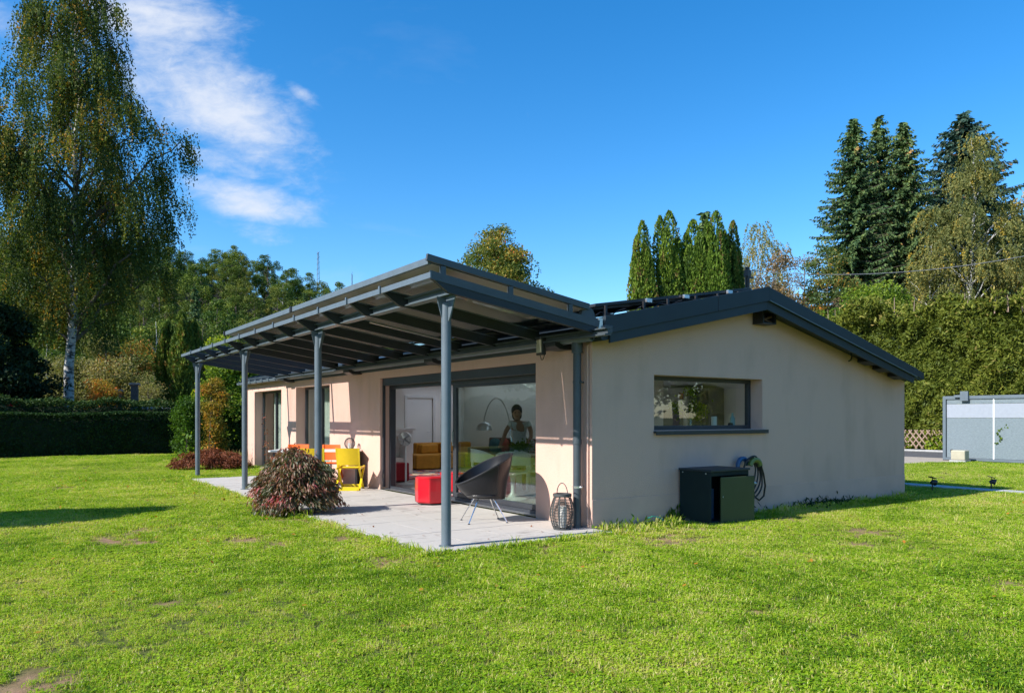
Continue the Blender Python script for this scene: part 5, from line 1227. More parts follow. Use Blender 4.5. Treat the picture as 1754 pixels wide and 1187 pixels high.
# ------------------------------------------------------------------ wooded hill
HP = [(-400, 400), (-100, 396), (180, 400), (270, 410), (330, 420), (395, 424), (450, 452), (500, 468), (545, 486), (575, 505), (620, 512), (680, 540), (760, 575), (900, 600), (1300, 615), (2200, 560)]
HE = np.array([(p - 877) * 235 / 1296 for p, _ in HP]); HZ = np.array([max(4, 1.45 + (715 - y) / 1296 * 235 - 12.0) for _, y in HP])
def hill_z(e, n):
    s = np.clip((n - 72) / 150, 0, 1); s = s ** 1.65
    und = 1 + .05 * np.sin(e * .07 + n * .03) + .03 * np.sin(e * .17 - n * .11)
    return np.interp(e, HE, HZ) * s * und * np.where(n > 235, 1 - .25 * np.clip((n - 235) / 120, 0, 1), 1) - .5
def EN(e, n, z=0): return (CX + e * math.cos(ANG) + n * math.sin(ANG), CY - e * math.sin(ANG) + n * math.cos(ANG), z)
es = np.linspace(-420, 620, 90); ns = np.linspace(60, 420, 46)
hb = MB(); hb.v = [EN(e, n_, hill_z(e, n_) - .6) for n_ in ns for e in es]
hb.f = [[j * 90 + i, j * 90 + i + 1, (j + 1) * 90 + i + 1, (j + 1) * 90 + i] for j in range(45) for i in range(89)]; hb.m = [0] * len(hb.f)
hl = obj('hill', hb, M_hill, smooth=True); hl['kind'] = 'structure'; hl['label'] = 'wooded hillside rising behind the garden hedge'
HV = []
for k in range(7):
    H_ = 12.5 + k * .35; r_ = 4.1 + .35 * (k % 4)
    prof = [(1.0, r_ * .55), (3.5, r_ * .95), (6.5, r_), (9.5, r_ * .82), (H_ - 1, r_ * .45), (H_, .3)]
    HV.append(broadleaf(prof, 44, 7000, .34, LM['hill'] if k < 5 else LM['hill2'], clump_r=1.2, trunk_r=.22, H=H_, tint_c=.45, tint_v=.34, bark=M_bark if k != 2 else M_birch))
HC = conifer(15, 3.4, 1.0, LM['spruce'], 24, card=.55, dens=.42, trunk_r=.2)
def hill_tree(me, loc, sc, label, group, rz):
    j = bpy.data.meshes.new('hillside_tree') if False else None
    t = thing('hillside_tree', label, 'tree', loc, rz, group); t.scale = sc
    link('trunk', me[0], t); link('crown', me[1], t)
hr_ = np.random.default_rng(21); cnt = 0
n_ = 84.0
while n_ < 262:
    sp_ = 8.2 + (n_ - 80) * .012
    e = (-190 - 877) * n_ / 1296
    while e < (760 - 877) * n_ / 1296:
        ee = e + hr_.normal() * 2.2; nn_ = n_ + hr_.normal() * 2.2; z = float(hill_z(ee, nn_)); px = 877 + 1296 * ee / nn_
        top = 715 - 1296 * (z + 13 - 1.45) / nn_
        vis = px < 690 and not (px > 420 and top > 590 + 0 * px)
        if vis:
            con = hr_.uniform() < .035 or (n_ > 225 and hr_.uniform() < .10); s_ = hr_.uniform(.66, 1.08)
            if n_ > 215: s_ *= .9
            me = HC if con else HV[int(hr_.integers(0, 7))]
            zone = 'on the skyline of the hill' if nn_ > 205 else ('halfway up the wooded hill' if nn_ > 140 else 'low on the wooded hill'); side = 'behind the birch' if px < 330 else ('above the canopy roof' if px > 400 else 'right of the birch crown')
            kind_ = 'dark pointed conifer' if con else ('yellowish round tree' if me in HV[5:] else 'green round tree')
            hill_tree(me, EN(ee, nn_, z - .6), (s_, s_, s_ * hr_.uniform(.9, 1.15)), kind_ + ' ' + zone + ', ' + side, kind_ + 's ' + zone + ', ' + side, hr_.uniform(0, 6.28)); cnt += 1
        e += sp_
    n_ += 7.6
print('hill trees', cnt)
# masts on the ridge
for px, t_, y0, y1, r_, lab in ((545, 262, 432, 500, .10, 'taller thin lattice radio mast on the wooded ridge'), (603, 275, 470, 505, .08, 'shorter thin mast right of the taller one behind the canopy')):
    p = G(px, t_); zb = ZH(y1 + 25, t_); zt_ = ZH(y0, t_); q = MB()
    w_ = .55 if px == 545 else .25
    for dx in (-w_, w_): q.tube([(p.x + dx, p.y, zb), (p.x + dx * .3, p.y, zt_)], r_, 4)
    k = 0; z = zb
    while z < zt_: q.bar((p.x - w_, p.y, z), (p.x + w_, p.y, z + 1), .08, .08); z += 1.8
    o = obj('radio_mast', q, M_slate); tag(o, lab, 'mast')

# ------------------------------------------------------------------ near trees
# big weeping birch on the left
bp_ = [(5.0, 1.0), (6.2, 1.9), (8.0, 2.9), (10.5, 3.9), (12.8, 4.1), (14.6, 3.8), (16.0, 3.0), (17.6, 2.4), (19.2, 2.0), (20.6, 1.5), (21.8, .6)]
me = broadleaf(bp_, 300, 170000, .115, LM['birch'], clump_r=.55, trunk_r=.25, H=21, weep=1.5, tint_c=.49, tint_v=.36, irrg=1.5, fork=.22, bark=M_birch, lean=(.3, -.3), shell=.2, branch_r=.09, limb=M_bark)
make_tree('weeping_birch', me, 'huge weeping birch with pale trunk and hanging twigs at the left of the garden', G(118, 34), rz=1.0)
# hedges
def hedge(name, p0, p1, depth, hgt, n, leaf, lm, label, cat='hedge', rough=.12, tint_c=.5, rag=.12, topn=.25, core=M_inside, up=.2, wf=.5):
    p0 = np.array(p0, float); p1 = np.array(p1, float); L0 = np.linalg.norm(p1 - p0); d = (p1 - p0) / L0; nv = np.array([d[1], -d[0]])    # faces the side right of p0->p1
    t = thing(name, label, cat, (0, 0, 0))
    wn1 = wavenoise(int(hgt * 100) + n % 97, .5, 7); wn2 = wavenoise(n % 89 + 3, .9, 9, 24)
    def hz(u): return hgt * (1 + rag * .55 * wn1(u, 0 * u))
    def bul(u, z): return rough * np.maximum(.9 * wn2(u, z), -.85)
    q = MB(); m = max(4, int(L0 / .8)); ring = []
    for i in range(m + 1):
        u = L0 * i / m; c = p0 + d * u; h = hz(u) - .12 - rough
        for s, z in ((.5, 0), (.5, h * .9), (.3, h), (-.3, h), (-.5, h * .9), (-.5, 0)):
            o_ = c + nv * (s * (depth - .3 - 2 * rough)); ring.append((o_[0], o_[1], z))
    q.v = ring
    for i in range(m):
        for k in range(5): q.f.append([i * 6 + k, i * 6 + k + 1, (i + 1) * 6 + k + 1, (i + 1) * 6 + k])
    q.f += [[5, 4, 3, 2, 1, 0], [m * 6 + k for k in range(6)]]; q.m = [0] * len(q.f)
    obj('branches', q, core, t)  # solid core that stops see-through, its dark colour stands for inner shade
    nf = int(n * (1 - topn) * .8); nt_ = int(n * topn); nb = n - nf - nt_
    u = rng.uniform(0, L0, nf); z = rng.uniform(0, 1, nf) * hz(u); off = depth / 2 - .1 + bul(u, z) - np.abs(rng.normal(size=nf)) * .10
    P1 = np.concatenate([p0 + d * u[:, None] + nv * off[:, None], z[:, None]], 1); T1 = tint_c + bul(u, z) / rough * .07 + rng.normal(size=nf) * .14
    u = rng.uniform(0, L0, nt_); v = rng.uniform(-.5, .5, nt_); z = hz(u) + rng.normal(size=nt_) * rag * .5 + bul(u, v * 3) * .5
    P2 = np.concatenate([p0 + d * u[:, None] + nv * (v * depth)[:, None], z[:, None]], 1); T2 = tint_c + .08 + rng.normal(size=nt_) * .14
    u = rng.uniform(0, L0, nb); z = rng.uniform(0, 1, nb) * hz(u); 
    P3 = np.concatenate([p0 + d * u[:, None] - nv * (depth / 2 - .1 + bul(u + 3, z))[:, None], z[:, None]], 1); T3 = tint_c + rng.normal(size=nb) * .14
    P = np.concatenate([P1, P2, P3]); D = rng.normal(size=(len(P), 3)); D[:, 2] += up * 2; D[:nf, :2] += nv * .8
    f = link('foliage', leaf_mesh('foliage', P, D, leaf * rng.uniform(.6, 1.4, len(P)), leaf * wf, np.concatenate([T1, T2, T3]), lm), t); f['kind'] = 'stuff'
    return t
hedge('clipped_hedge', (-24, 25.6), (.15, 25.6), 1.1, 1.60, 60000, .10, LM['hedge'], 'long dark clipped hedge at the back left of the lawn', rough=.05, rag=.03, tint_c=.38)
hedge('wild_hedge', (-22, 27.2), (1.4, 27.2), 1.3, 2.1, 34000, .13, LM['hedge'], 'taller ragged hedge showing above the clipped hedge', rough=.12, rag=.10, tint_c=.5)
hedge('laurel_hedge', (1.0, 26.0), (8.5, 26.0), 1.2, 2.15, 26000, .13, LM['hedge'], 'dark evergreen hedge behind the far end of the terrace', rough=.10, rag=.06, tint_c=.48)
hedge('side_hedge', (-24.5, -14), (-24.5, 25), 1.4, 2.4, 26000, .2, LM['hedge'], 'tall hedge along the far left side of the garden', rough=.15, rag=.08)
# spruce hedge beyond the road
t = hedge('spruce_hedge', (29.1, 34), (29.1, -22), 3.2, 6.0, 300000, .26, LM['bighedge'], 'very tall overgrown spruce hedge behind the road and gate', rough=.42, rag=.13, tint_c=.52, topn=.16, up=.1, wf=.32)
q = MB()
for k in range(34):
    y_ = -2 + k * .52 + rng.normal() * .2; x_ = 27.6 + rng.uniform(0, 1.6); z_ = 5.7 + rng.uniform(0, .3); h_ = rng.uniform(.5, 1.25)
    q.tube([(x_, y_, z_), (x_ + rng.normal() * .03, y_ + rng.normal() * .03, z_ + h_)], [.03, .012], 5)
obj('leader_shoot', q, M_lattice, t)['kind'] = 'stuff'
sp = []
for k in range(150):
    y_ = rng.uniform(-4, 18); x_ = 27.1 + rng.uniform(0, 1.5); z_ = 5.7 + rng.uniform(-.1, .5); h_ = rng.uniform(.3, .9); m_ = 22
    zz = rng.uniform(0, 1, m_); sp.append(np.stack([x_ + rng.normal(size=m_) * .16 * (1.1 - zz), y_ + rng.normal(size=m_) * .16 * (1.1 - zz), z_ + zz * h_], 1))
P = np.concatenate(sp); D = rng.normal(size=(len(P), 3)); D[:, 2] += .8
link('top_shoots', leaf_mesh('foliage', P, D, .22, .08, rng.uniform(.3, 1, len(P)), LM['bighedge']), t)['kind'] = 'stuff'

def shrub(name, label, loc, rad, h, n, leaf, lm, clump=.3, tint_c=.5, ncl=40, cat='shrub', z0=.1, twig=False, tv=.2, shell=.4, bark=None):
    prof = [(z0, rad * .7), (h * .35, rad), (h * .7, rad * .85), (h * .92, rad * .45), (h, rad * .12)]
    return make_tree(name, broadleaf(prof, ncl, n, leaf, lm, clump_r=clump, trunk_r=.05 + h * .012, H=h, tint_c=tint_c, tint_v=tv, fork=.1, twig=twig, shell=shell, bark=bark), label, loc, cat=cat)
# left background
shrub('yew_tree', 'dark dense evergreen mass at the left edge behind the hedge', G(5, 31.5), 1.9, 6.0, 26000, .16, LM['dark'], .6, cat='tree', ncl=70)
shrub('yew_tree', 'second dark evergreen beyond the left edge of the picture', G(-130, 30), 2.6, 8.0, 26000, .2, LM['dark'], .8, cat='tree', ncl=70)
shrub('light_shrub', 'light green leafy shrub left of the birch trunk', G(104, 45), 1.8, 5.2, 18000, .13, LM['pale'], .9, cat='shrub', tint_c=.4)
shrub('flowering_shrub', 'pale freckled shrub with creamy leaves right of the birch trunk', G(182, 45.5), 1.9, 6.9, 24000, .13, LM['pale'], 1.0, tint_c=.55)
shrub('russet_shrub', 'russet and olive shrub beside the pale freckled one', G(224, 47), 1.6, 6.4, 18000, .13, LM['orange'], .9, tint_c=.62)
shrub('golden_bush', 'small golden yellow bush rising above the hedge', G(176, 31.5), .72, 3.0, 9000, .08, LM['gold'], .4, tint_c=.75)
shrub('russet_bush', 'low olive bush between the two brick pillars', G(254, 41), .95, 3.6, 9000, .09, LM['pale'], .6, tint_c=.5)
shrub('red_bush', 'tiny red leaved bush peeking over the hedge at far left', G(32, 29.3), .42, 2.15, 2500, .08, LM['redflower'], .18, tint_c=.4, ncl=16)
shrub('hazel_bush', 'bright yellow green hazel bush seen between the far canopy posts', G(390, 33), 1.25, 4.6, 24000, .14, LM['bright'], .7, tint_c=.45)
shrub('golden_bush', 'golden brown bush in front of the hazel beyond the terrace', G(362, 30.5), .55, 3.0, 8000, .09, LM['gold'], .4, tint_c=.55)
shrub('variegated_bush', 'grey green variegated bush at the end of the clipped hedge', G(320, 28.6), .42, 2.1, 8000, .08, LM['bright'], .4, tint_c=.25)
for i, (px, t_, h_, r_, lab) in enumerate(((288, 48.5, 7.6, .74, 'left spire of the dark cypress clump behind the hedge'), (312, 48, 8.2, .80, 'tallest dark cypress in the clump behind the hedge'), (331, 48.8, 7.8, .66, 'right cypress of the clump, partly behind the first canopy post'))):
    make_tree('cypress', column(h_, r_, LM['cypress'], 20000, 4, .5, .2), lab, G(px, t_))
midr = np.random.default_rng(5)
for i, (px, t_, h_) in enumerate(((-90, 66, 13), (10, 56, 10), (80, 62, 9), (150, 58, 5.5), (205, 66, 6), (262, 60, 5.0), (330, 70, 6), (390, 64, 5), (450, 74, 6), (530, 82, 6.5), (250, 54, 6.4), (362, 52, 5.4), (430, 50, 5.6), (-330, 50, 9))):
    me = HV[i % 7]; t = thing('backdrop_tree', 'dark leafy tree at the foot of the hill behind the hedge', 'tree', G(px, t_, -.6), midr.uniform(0, 6), 'leafy trees at the foot of the hill'); t.scale = (h_ / 13,) * 3
    link('trunk', me[0], t); link('crown', me[1], t)
# brick pillars and tiled wall behind the hedge
def pillar(px, t_, ytop, w_, label):
    p = G(px, t_); t = thing('brick_pillar', label, 'pillar', (p.x, p.y, 0), -.25); zt_ = ZH(ytop, t_)
    q = MB(); q.box(-w_ / 2, -w_ / 2, 0, w_ / 2, w_ / 2, zt_ - .1); obj('shaft', q, M_rust, t, bevel=.01)
    q = MB(); q.box(-w_ / 2 - .07, -w_ / 2 - .07, zt_ - .099, w_ / 2 + .07, w_ / 2 + .07, zt_); obj('cap', q, M_cap, t, bevel=.015)
pillar(201, 34.5, 667, .30, 'shorter brick pillar with cap rising above the hedge'); pillar(230.5, 34.5, 656, .30, 'taller brick pillar with cap rising above the hedge')
t = thing('tiled_wall', 'low dark wall with a row of grey coping tiles behind the hedge', 'wall', (0, 0, 0)); a = G(229, 33.4); b = G(334, 34.2); d = (b - a); Ld = d.length; d.normalize(); zt_ = ZH(697, 33.8)
q = MB(); q.bar(a + Vector((0, 0, (zt_ - .1) / 2)), b + Vector((0, 0, (zt_ - .1) / 2)), .16, zt_ - .1); obj('wall_body', q, M_rust, t)
n = int(Ld / .2)
tl_ = MB(); tl_.obox((0, 0, 0), (.17, .34, .04)); tlm = tl_.mesh('coping_tile', M_slate)
for i in range(n):
    c = a + d * (.1 + i * .2); o = link('coping_tile', tlm, t, (c.x, c.y, zt_ - .06 + .01 * (i % 2))); o.rotation_euler = (.25, 0, math.atan2(d.y, d.x))

# centre and right background
make_tree('autumn_tree', broadleaf([(3, 2.4), (6, 3.3), (8.2, 3.5), (10.4, 3.1), (12.2, 2.3), (13.3, 1.5), (14.1, .5)], 300, 62000, .17, LM['autumn'], clump_r=.8, trunk_r=.22, H=14.3, tint_c=.55, tint_v=.18, shell=.12, irrg=.3), 'round tree turning gold and green above the canopy roof', G(850, 51), scale=1.0)
ths = ((1100, 40, 379, .86, 'first and lowest spire at the left end of the row of columnar thujas'), (1146, 40.5, 362, 1.02, 'second columnar thuja from the left, tall and bright green'), (1187, 40.6, 377, 1.08, 'third columnar thuja, broad and paler, in the middle of the row'), (1226, 40.2, 362, .95, 'fourth columnar thuja, tall and yellowish'), (1256, 41, 379, .68, 'last slim dark thuja beside the utility pole'))
for px, t_, yt, r_, lab in ths:
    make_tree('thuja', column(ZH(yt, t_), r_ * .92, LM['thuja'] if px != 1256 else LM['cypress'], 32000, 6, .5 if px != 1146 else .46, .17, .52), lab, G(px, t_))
make_tree('pine_tree', conifer(ZH(368, 58), 2.6, 4, LM['spruce'], 22, card=.5, dens=.5), 'dark pine top peeking out behind the thuja row', G(1208, 58))
make_tree('birch_tree', broadleaf([(4, 1.8), (8, 3.0), (12, 2.9), (14.5, 2.1), (16.3, .4)], 90, 19000, .15, LM['birch2'], clump_r=.75, trunk_r=.16, H=16.3, weep=1.3, tint_c=.45, bark=M_birch, shell=.15), 'yellowing birch right behind the utility pole', G(1300, 57))
make_tree('bare_tree', broadleaf([(3, 2.0), (7, 3.2), (10, 2.9), (12, 1.8), (13.6, .4)], 80, 7500, .13, LM['twig'], clump_r=.8, trunk_r=.14, H=13.4, tint_c=.5, bark=M_twig, twig=True, shell=.1), 'half bare tree with purplish brown twigs behind the roof ridge', G(1378, 54))
make_tree('olive_tree', broadleaf([(2, 2.0), (6, 3.0), (8.5, 2.6), (10.6, 1.4), (11.6, .3)], 70, 15000, .15, LM['twig'], clump_r=.7, trunk_r=.14, H=11.4, tint_c=.75, bark=M_twig, twig=True, shell=.1), 'sparse brownish tree just right of the roof peak', G(1325, 47))
make_tree('orange_tree', broadleaf([(2, 1.6), (6, 2.4), (9, 2.2), (11.4, 1.3), (12.6, .3)], 80, 15000, .16, LM['orange'], clump_r=.65, trunk_r=.14, H=12.3, tint_c=.42, shell=.15), 'orange and green tree left of the spruces', G(1418, 48))
shrub('laurel_bush', 'bright green bush above the right roof slope', G(1452, 40), 2.3, 7.6, 28000, .17, LM['bright'], 1.0, cat='shrub', tint_c=.48, ncl=60)
shrub('maple_tree', 'lighter green bushy tree in front of the spruces', G(1500, 43), 2.2, 9.3, 26000, .17, LM['bright'], 1.0, cat='tree', tint_c=.35, ncl=60)
S1 = conifer(24, 5.2, 2, LM['spruce'], 64, card=.42, tint_c=.48, dens=1.0, power=.66)
S2 = conifer(24, 4.9, 2, LM['spruce'], 64, card=.40, tint_c=.52, dens=1.0, power=.64, jag=.35)
make_tree('spruce_tree', S1, 'leftmost of the three tall spruces with its left side bare to the sky', G(1462, 56), scale=ZH(206, 56) / 24)
make_tree('spruce_tree', S2, 'middle one of the three tall spruces', G(1506, 57.5), scale=ZH(206, 57.5) / 24)
make_tree('spruce_tree', S1, 'right one of the three tall spruces, next to the birch', G(1547, 56), scale=ZH(212, 56) / 24, rz=2)
S3 = conifer(27, 9.0, 3, LM['fir'], 64, card=.62, tint_c=.5, dens=.8, power=.62, jag=.3)
make_tree('fir_tree', S3, 'broad dark fir behind the large yellowing birch, tallest tree on the right', G(1650, 63), scale=ZH(196, 63) / 27)
make_tree('fir_tree', S3, 'dark fir low behind the right edge of the picture', G(1742, 58), scale=.62, rz=1)
make_tree('birch_tree', broadleaf([(5, 2.2), (8, 3.3), (11, 3.7), (14, 3.4), (17, 2.4), (19, 1.3), (20.3, .3)], 130, 56000, .14, LM['birch2'], clump_r=.75, trunk_r=.19, H=20, weep=.9, irrg=1.6, tint_c=.48, bark=M_birch, shell=.2, lean=(-.6, .5), fork=.3, branch_r=.07), 'large yellowing birch with white forked trunk in front of the dark fir', G(1655, 50))
make_tree('birch_tree', broadleaf([(4, 1.6), (8, 2.4), (12, 2.2), (15, 1.4), (16.5, .3)], 90, 18000, .14, LM['birch2'], clump_r=.8, trunk_r=.14, H=16.5, weep=1.1, tint_c=.62, bark=M_birch, shell=.2), 'golden birch at the right edge of the picture', G(1775, 49))
make_tree('birch_tree', broadleaf([(4, 1.4), (8, 2.0), (11, 1.6), (13, .3)], 60, 9000, .14, LM['birch2'], clump_r=.7, trunk_r=.12, H=13, weep=1.1, tint_c=.6, bark=M_birch, shell=.2), 'slim birch between the spruces and the large birch', G(1592, 50))
for i, (px, t_, s_) in enumerate(((1395, 66, .75), (1560, 70, .9), (1620, 58, .55), (1700, 56, .5), (1760, 66, 1.0), (1850, 60, 1.2), (1480, 62, .5))):
    me = HV[i % 5]; t = thing('backdrop_tree', 'dark leafy tree filling the gaps behind the spruces', 'tree', G(px, t_, -.3), i * 1.3, 'leafy trees behind the spruces'); t.scale = (s_,) * 3
    link('trunk', me[0], t); link('crown', me[1], t)
# trees outside the picture on the left: they throw the shadows and fill the reflections
for i, (x, y, s_) in enumerate(((-15.9, 6.3, .66), (-27.5, 20.5, 1.0), (-30, 14, 1.1), (-30, 24, 1.15), (-22, 31, .9), (-31, 3, 1.0), (-32, -8, 1.2))):
    if i == 0:
        make_tree('cypress', column(8.3, 1.15, LM['cypress'], 26000, 4, .46, .25), 'lone cypress left of the picture whose shadow lies on the lawn', (x, y, 0)); continue
    me = HV[i % 7]; t = thing('garden_tree', 'leafy tree along the left garden boundary', 'tree', (x, y, 0), i * 1.1, 'trees along the left garden boundary'); t.scale = (s_,) * 3
    link('trunk', me[0], t); link('crown', me[1], t)
for i, (x, y, s_) in enumerate(((34, -30, 1.2), (24, -36, 1.3), (40, -16, 1.3))):
    me = HV[i % 7]; t = thing('garden_tree', 'leafy tree right of the garden beyond the road', 'tree', (x, y, 0), i * 1.1, 'trees right of the garden'); t.scale = (s_,) * 3
    link('trunk', me[0], t); link('crown', me[1], t)

# ------------------------------------------------------------------ small garden plants
def weeping_maple(label, loc, rx, ry, h, n, leaf, lm, tint_c, name='japanese_maple'):
    t = thing(name, label, 'shrub', loc, -ANG)
    mb = MB(); mb.tube([(0, 0, -.05), (.03, 0, h * .3), (0, .02, h * .7)], [.035, .03, .015], 6); Ps = []; Ds = []; Ts = []
    nb = 170
    for b in range(nb):
        a = rng.uniform(0, 6.283); u = rng.uniform(0, 1) ** .6; ph = u * 1.52          # angle from the top
        lum = 1 + .16 * math.sin(2 * a + 1) + .10 * math.sin(5 * a + 4 * u) + rng.normal() * .09
        c = np.array([rx * lum * math.sin(ph) * math.cos(a), ry * lum * math.sin(ph) * math.sin(a), h * (.06 + .94 * math.cos(ph) ** .8) * rng.uniform(.72, 1.06)])
        if b < 60:
            p0 = np.array([0, 0, h * .35]); pk = c * np.array([.6, .6, 1.02]); mb.tube([p0, (p0 + pk) / 2 + np.array([0, 0, .06]), pk, c], [.010, .008, .005, .002], 4, cap=False)
        m = n // nb; out_ = np.array([math.cos(a), math.sin(a), -.9 - .5 * u])
        q_ = rng.uniform(-.5, .5, m); side = np.array([-math.sin(a), math.cos(a), 0])
        p = c + out_ * (q_ * .22 * h)[:, None] * np.array([1, 1, .55]) + side * (rng.normal(size=m) * .085)[:, None] + rng.normal(size=(m, 3)) * np.array([.03, .03, .022])
        p *= np.where(rng.uniform(size=m) < .3, rng.uniform(.72, .95, m), 1)[:, None]
        p[:, 2] = np.maximum(np.abs(p[:, 2]), .02)
        Ps.append(p); Ds.append(out_ + rng.normal(size=(m, 3)) * .5); Ts.append(tint_c + rng.normal() * .16 + rng.normal(size=m) * .14)
    obj('branches', mb, M_bark, t)
    P = np.concatenate(Ps); link('foliage', leaf_mesh('foliage', P, np.concatenate(Ds), leaf * rng.uniform(.6, 1.4, len(P)), leaf * .28, np.concatenate(Ts), lm), t); return t
weeping_maple('mound shaped Japanese maple with dull red and green leaves round the second canopy post', GP(506, 878), .50, .46, .90, 30000, .07, LM['maple'], .5)
weeping_maple('low red maple mound on the lawn beyond the far terrace post', GP(362, 803), .80, .65, .52, 12000, .08, LM['redmaple'], .5, name='red_maple')
def sapling(name, label, loc, h, n, leaf, lm, tint, spread, stems=1, bend=.1):
    t = thing(name, label, 'plant', loc); mb = MB(); Ps = []
    for s in range(stems):
        hh = h * (1 if s == 0 else rng.uniform(.35, .6)); a = rng.uniform(0, 6.28); b = bend * (1 if s == 0 else 3)
        pts = [(math.cos(a) * b * (i / 8) ** 1.5, math.sin(a) * b * (i / 8) ** 1.5, hh * i / 8) for i in range(9)]; mb.tube(pts, [.012 - .001 * i for i in range(9)], 5)
        u = rng.uniform(.15, 1, int(n / stems)); pa = np.array(pts); Ps.append(np.stack([np.interp(u, np.linspace(0, 1, 9), pa[:, k]) for k in range(3)], 1) + rng.normal(size=(len(u), 3)) * spread)
    obj('stem', mb, M_bark, t, smooth=True); P = np.concatenate(Ps); link('foliage', leaf_mesh('foliage', P, rng.normal(size=(len(P), 3)) + np.array([0, 0, -.3]), leaf, leaf * .7, tint + rng.normal(size=len(P)) * .25, lm), t)
sapling('copper_sapling', 'thin young shrub with a tall whip of coppery leaves beside the first post', GP(357, 800), 1.35, 190, .075, LM['gold'], .8, .045, 4, .08)
sapling('young_magnolia', 'small sapling with bright green leaves left of the first canopy post', GP(321, 795), .95, 90, .14, LM['bright'], .6, .12, 3, .1)
sapling('climbing_rose', 'thin reddish climbing shoot in front of the third patio window', GP(458, 800) , 1.55, 90, .055, LM['redmaple'], .6, .05, 2, .06)
n = 260; c_ = GP(400, 797); P = np.stack([c_.x + rng.normal(size=n) * .35, c_.y + rng.normal(size=n) * .35, rng.uniform(0, .38, n)], 1); D = rng.normal(size=(n, 3)) * .3; D[:, 2] = 1
o = link('ornamental_grass', leaf_mesh('foliage', P, D, .35, .014, rng.uniform(.3, 1, n), LM['pale'])); tag(o, 'tuft of dry ornamental grass right of the low red maple', 'grass')
# weeds at the foot of the gable wall and cabinet
def weeds(px, py, n, h, sp, lm, label, name='weed_clump', tint=.4):
    c = GP(px, py); P = np.stack([c.x + rng.normal(size=n) * sp, c.y + rng.normal(size=n) * sp * .35, np.abs(rng.normal(size=n)) * h * .5], 1); D = rng.normal(size=(n, 3)) * .6; D[:, 2] = np.abs(D[:, 2]) + .5
    P[:, 1] = np.minimum(P[:, 1], -.04); o = link(name, leaf_mesh('foliage', P, D, h * .7, h * .22, tint + rng.normal(size=n) * .2, lm)); tag(o, label, 'weed', kind='stuff')
weeds(1155, 888, 90, .16, .12, LM['bright'], 'leafy weeds left of the garden cabinet', tint=.3)
weeds(1085, 905, 120, .12, .3, LM['bright'], 'low weeds at the foot of the gable wall near the terrace', tint=.5)
weeds(1280, 880, 60, .22, .06, LM['dark'], 'dark spindly weed hanging under the hose beside the cabinet')
weeds(1400, 862, 260, .11, .55, LM['hedge'], 'dark low weeds along the foot of the gable wall')

# fallen leaves on the lawn
q = rng
n = 800; X_ = rng.uniform(-10, 12, n); Y_ = rng.uniform(-6, 16, n); P = np.stack([X_, Y_, np.full(n, .035)], 1)
keep = ~((X_ > PX0 - .1) & (X_ < 8) & (Y_ > -.45)); P = P[keep]; D = rng.normal(size=(len(P), 3)); D[:, 2] *= .3
o = link('fallen_leaves', leaf_mesh('foliage', P, D, .05, .04, rng.uniform(.5, 1, len(P)), LM['gold'], nrm=np.tile([0, 0, 2.], (len(P), 1)))); tag(o, 'few yellow and brown fallen leaves scattered on the lawn', 'leaves', kind='stuff')

n = 46; P = np.stack([rng.uniform(PX0, -.1, n), rng.uniform(-.3, 9, n) ** 1.0, np.full(n, .012)], 1); D = rng.normal(size=(n, 3)); D[:, 2] *= .2
o = link('fallen_leaves', leaf_mesh('foliage', P, D, .045, .03, rng.uniform(.5, 1, n), LM['redmaple'], nrm=np.tile([0, 0, 2.], (n, 1)))); tag(o, 'few small dry leaves lying on the terrace slabs', 'leaves', kind='stuff')
# ------------------------------------------------------------------ lawn of real blades: tufts scattered by geometry nodes
def tuft(k, nb=34, rad=.075, hmin=.014, hmax=.042, wid=.0045, broad=False):
    V = []; F = []; T = []
    for i in range(nb):
        a = rng.uniform(0, 6.283); r = rad * math.sqrt(rng.uniform()); x, y = r * math.cos(a), r * math.sin(a)
        if i % (2 if broad else 5) == 0:
            h = rng.uniform(.01, .028); b = rng.uniform(0, 6.28); s = rng.uniform(.007, .013); u = Vector((math.cos(b), math.sin(b), rng.uniform(-.2, .5))) * s; v = Vector((-math.sin(b), math.cos(b), rng.uniform(-.2, .4))) * s; c = Vector((x, y, h)); o = len(V)
            V += [c - u, c + v, c + u, c - v]; F.append([o, o + 1, o + 2, o + 3]); T.append(rng.uniform(.0, .5)); continue
        h = rng.uniform(hmin, hmax); b = rng.uniform(0, 6.28); ln_ = rng.uniform(.15, .95) * h; dx, dy = math.cos(b) * ln_, math.sin(b) * ln_; c = rng.uniform(0, 6.28); wx, wy = math.cos(c) * wid * rng.uniform(.7, 1.3) / 2, math.sin(c) * wid / 2
        o = len(V); V += [(x - wx, y - wy, -.01), (x + wx, y + wy, -.01), (x + dx * .45 + wx * .9, y + dy * .45 + wy * .9, h * .62), (x + dx * .45 - wx * .9, y + dy * .45 - wy * .9, h * .62), (x + dx, y + dy, h * .95)]
        F += [[o, o + 1, o + 2, o + 3], [o + 3, o + 2, o + 4]]; tt = rng.uniform(0, 1) if rng.uniform() > .07 else 1.3; T += [tt, tt]
    me = bpy.data.meshes.new('tuft'); me.from_pydata([tuple(v) for v in V], [], F); at = me.attributes.new('tint', 'FLOAT', 'FACE'); at.data.foreach_set('value', T); me.materials.append(M_grass); return me
tc_ = bpy.data.collections.new('grass_tufts')
for k in range(8):
    o = bpy.data.objects.new('tuft_%02d' % k, tuft(k, broad=(k in (1, 2, 5, 6)))); tc_.objects.link(o)
for k in (8, 9):   # coarse taller tufts
    o = bpy.data.objects.new('tuft_%02d' % k, tuft(k, 26, .05, .045, .095, .006)); tc_.objects.link(o)
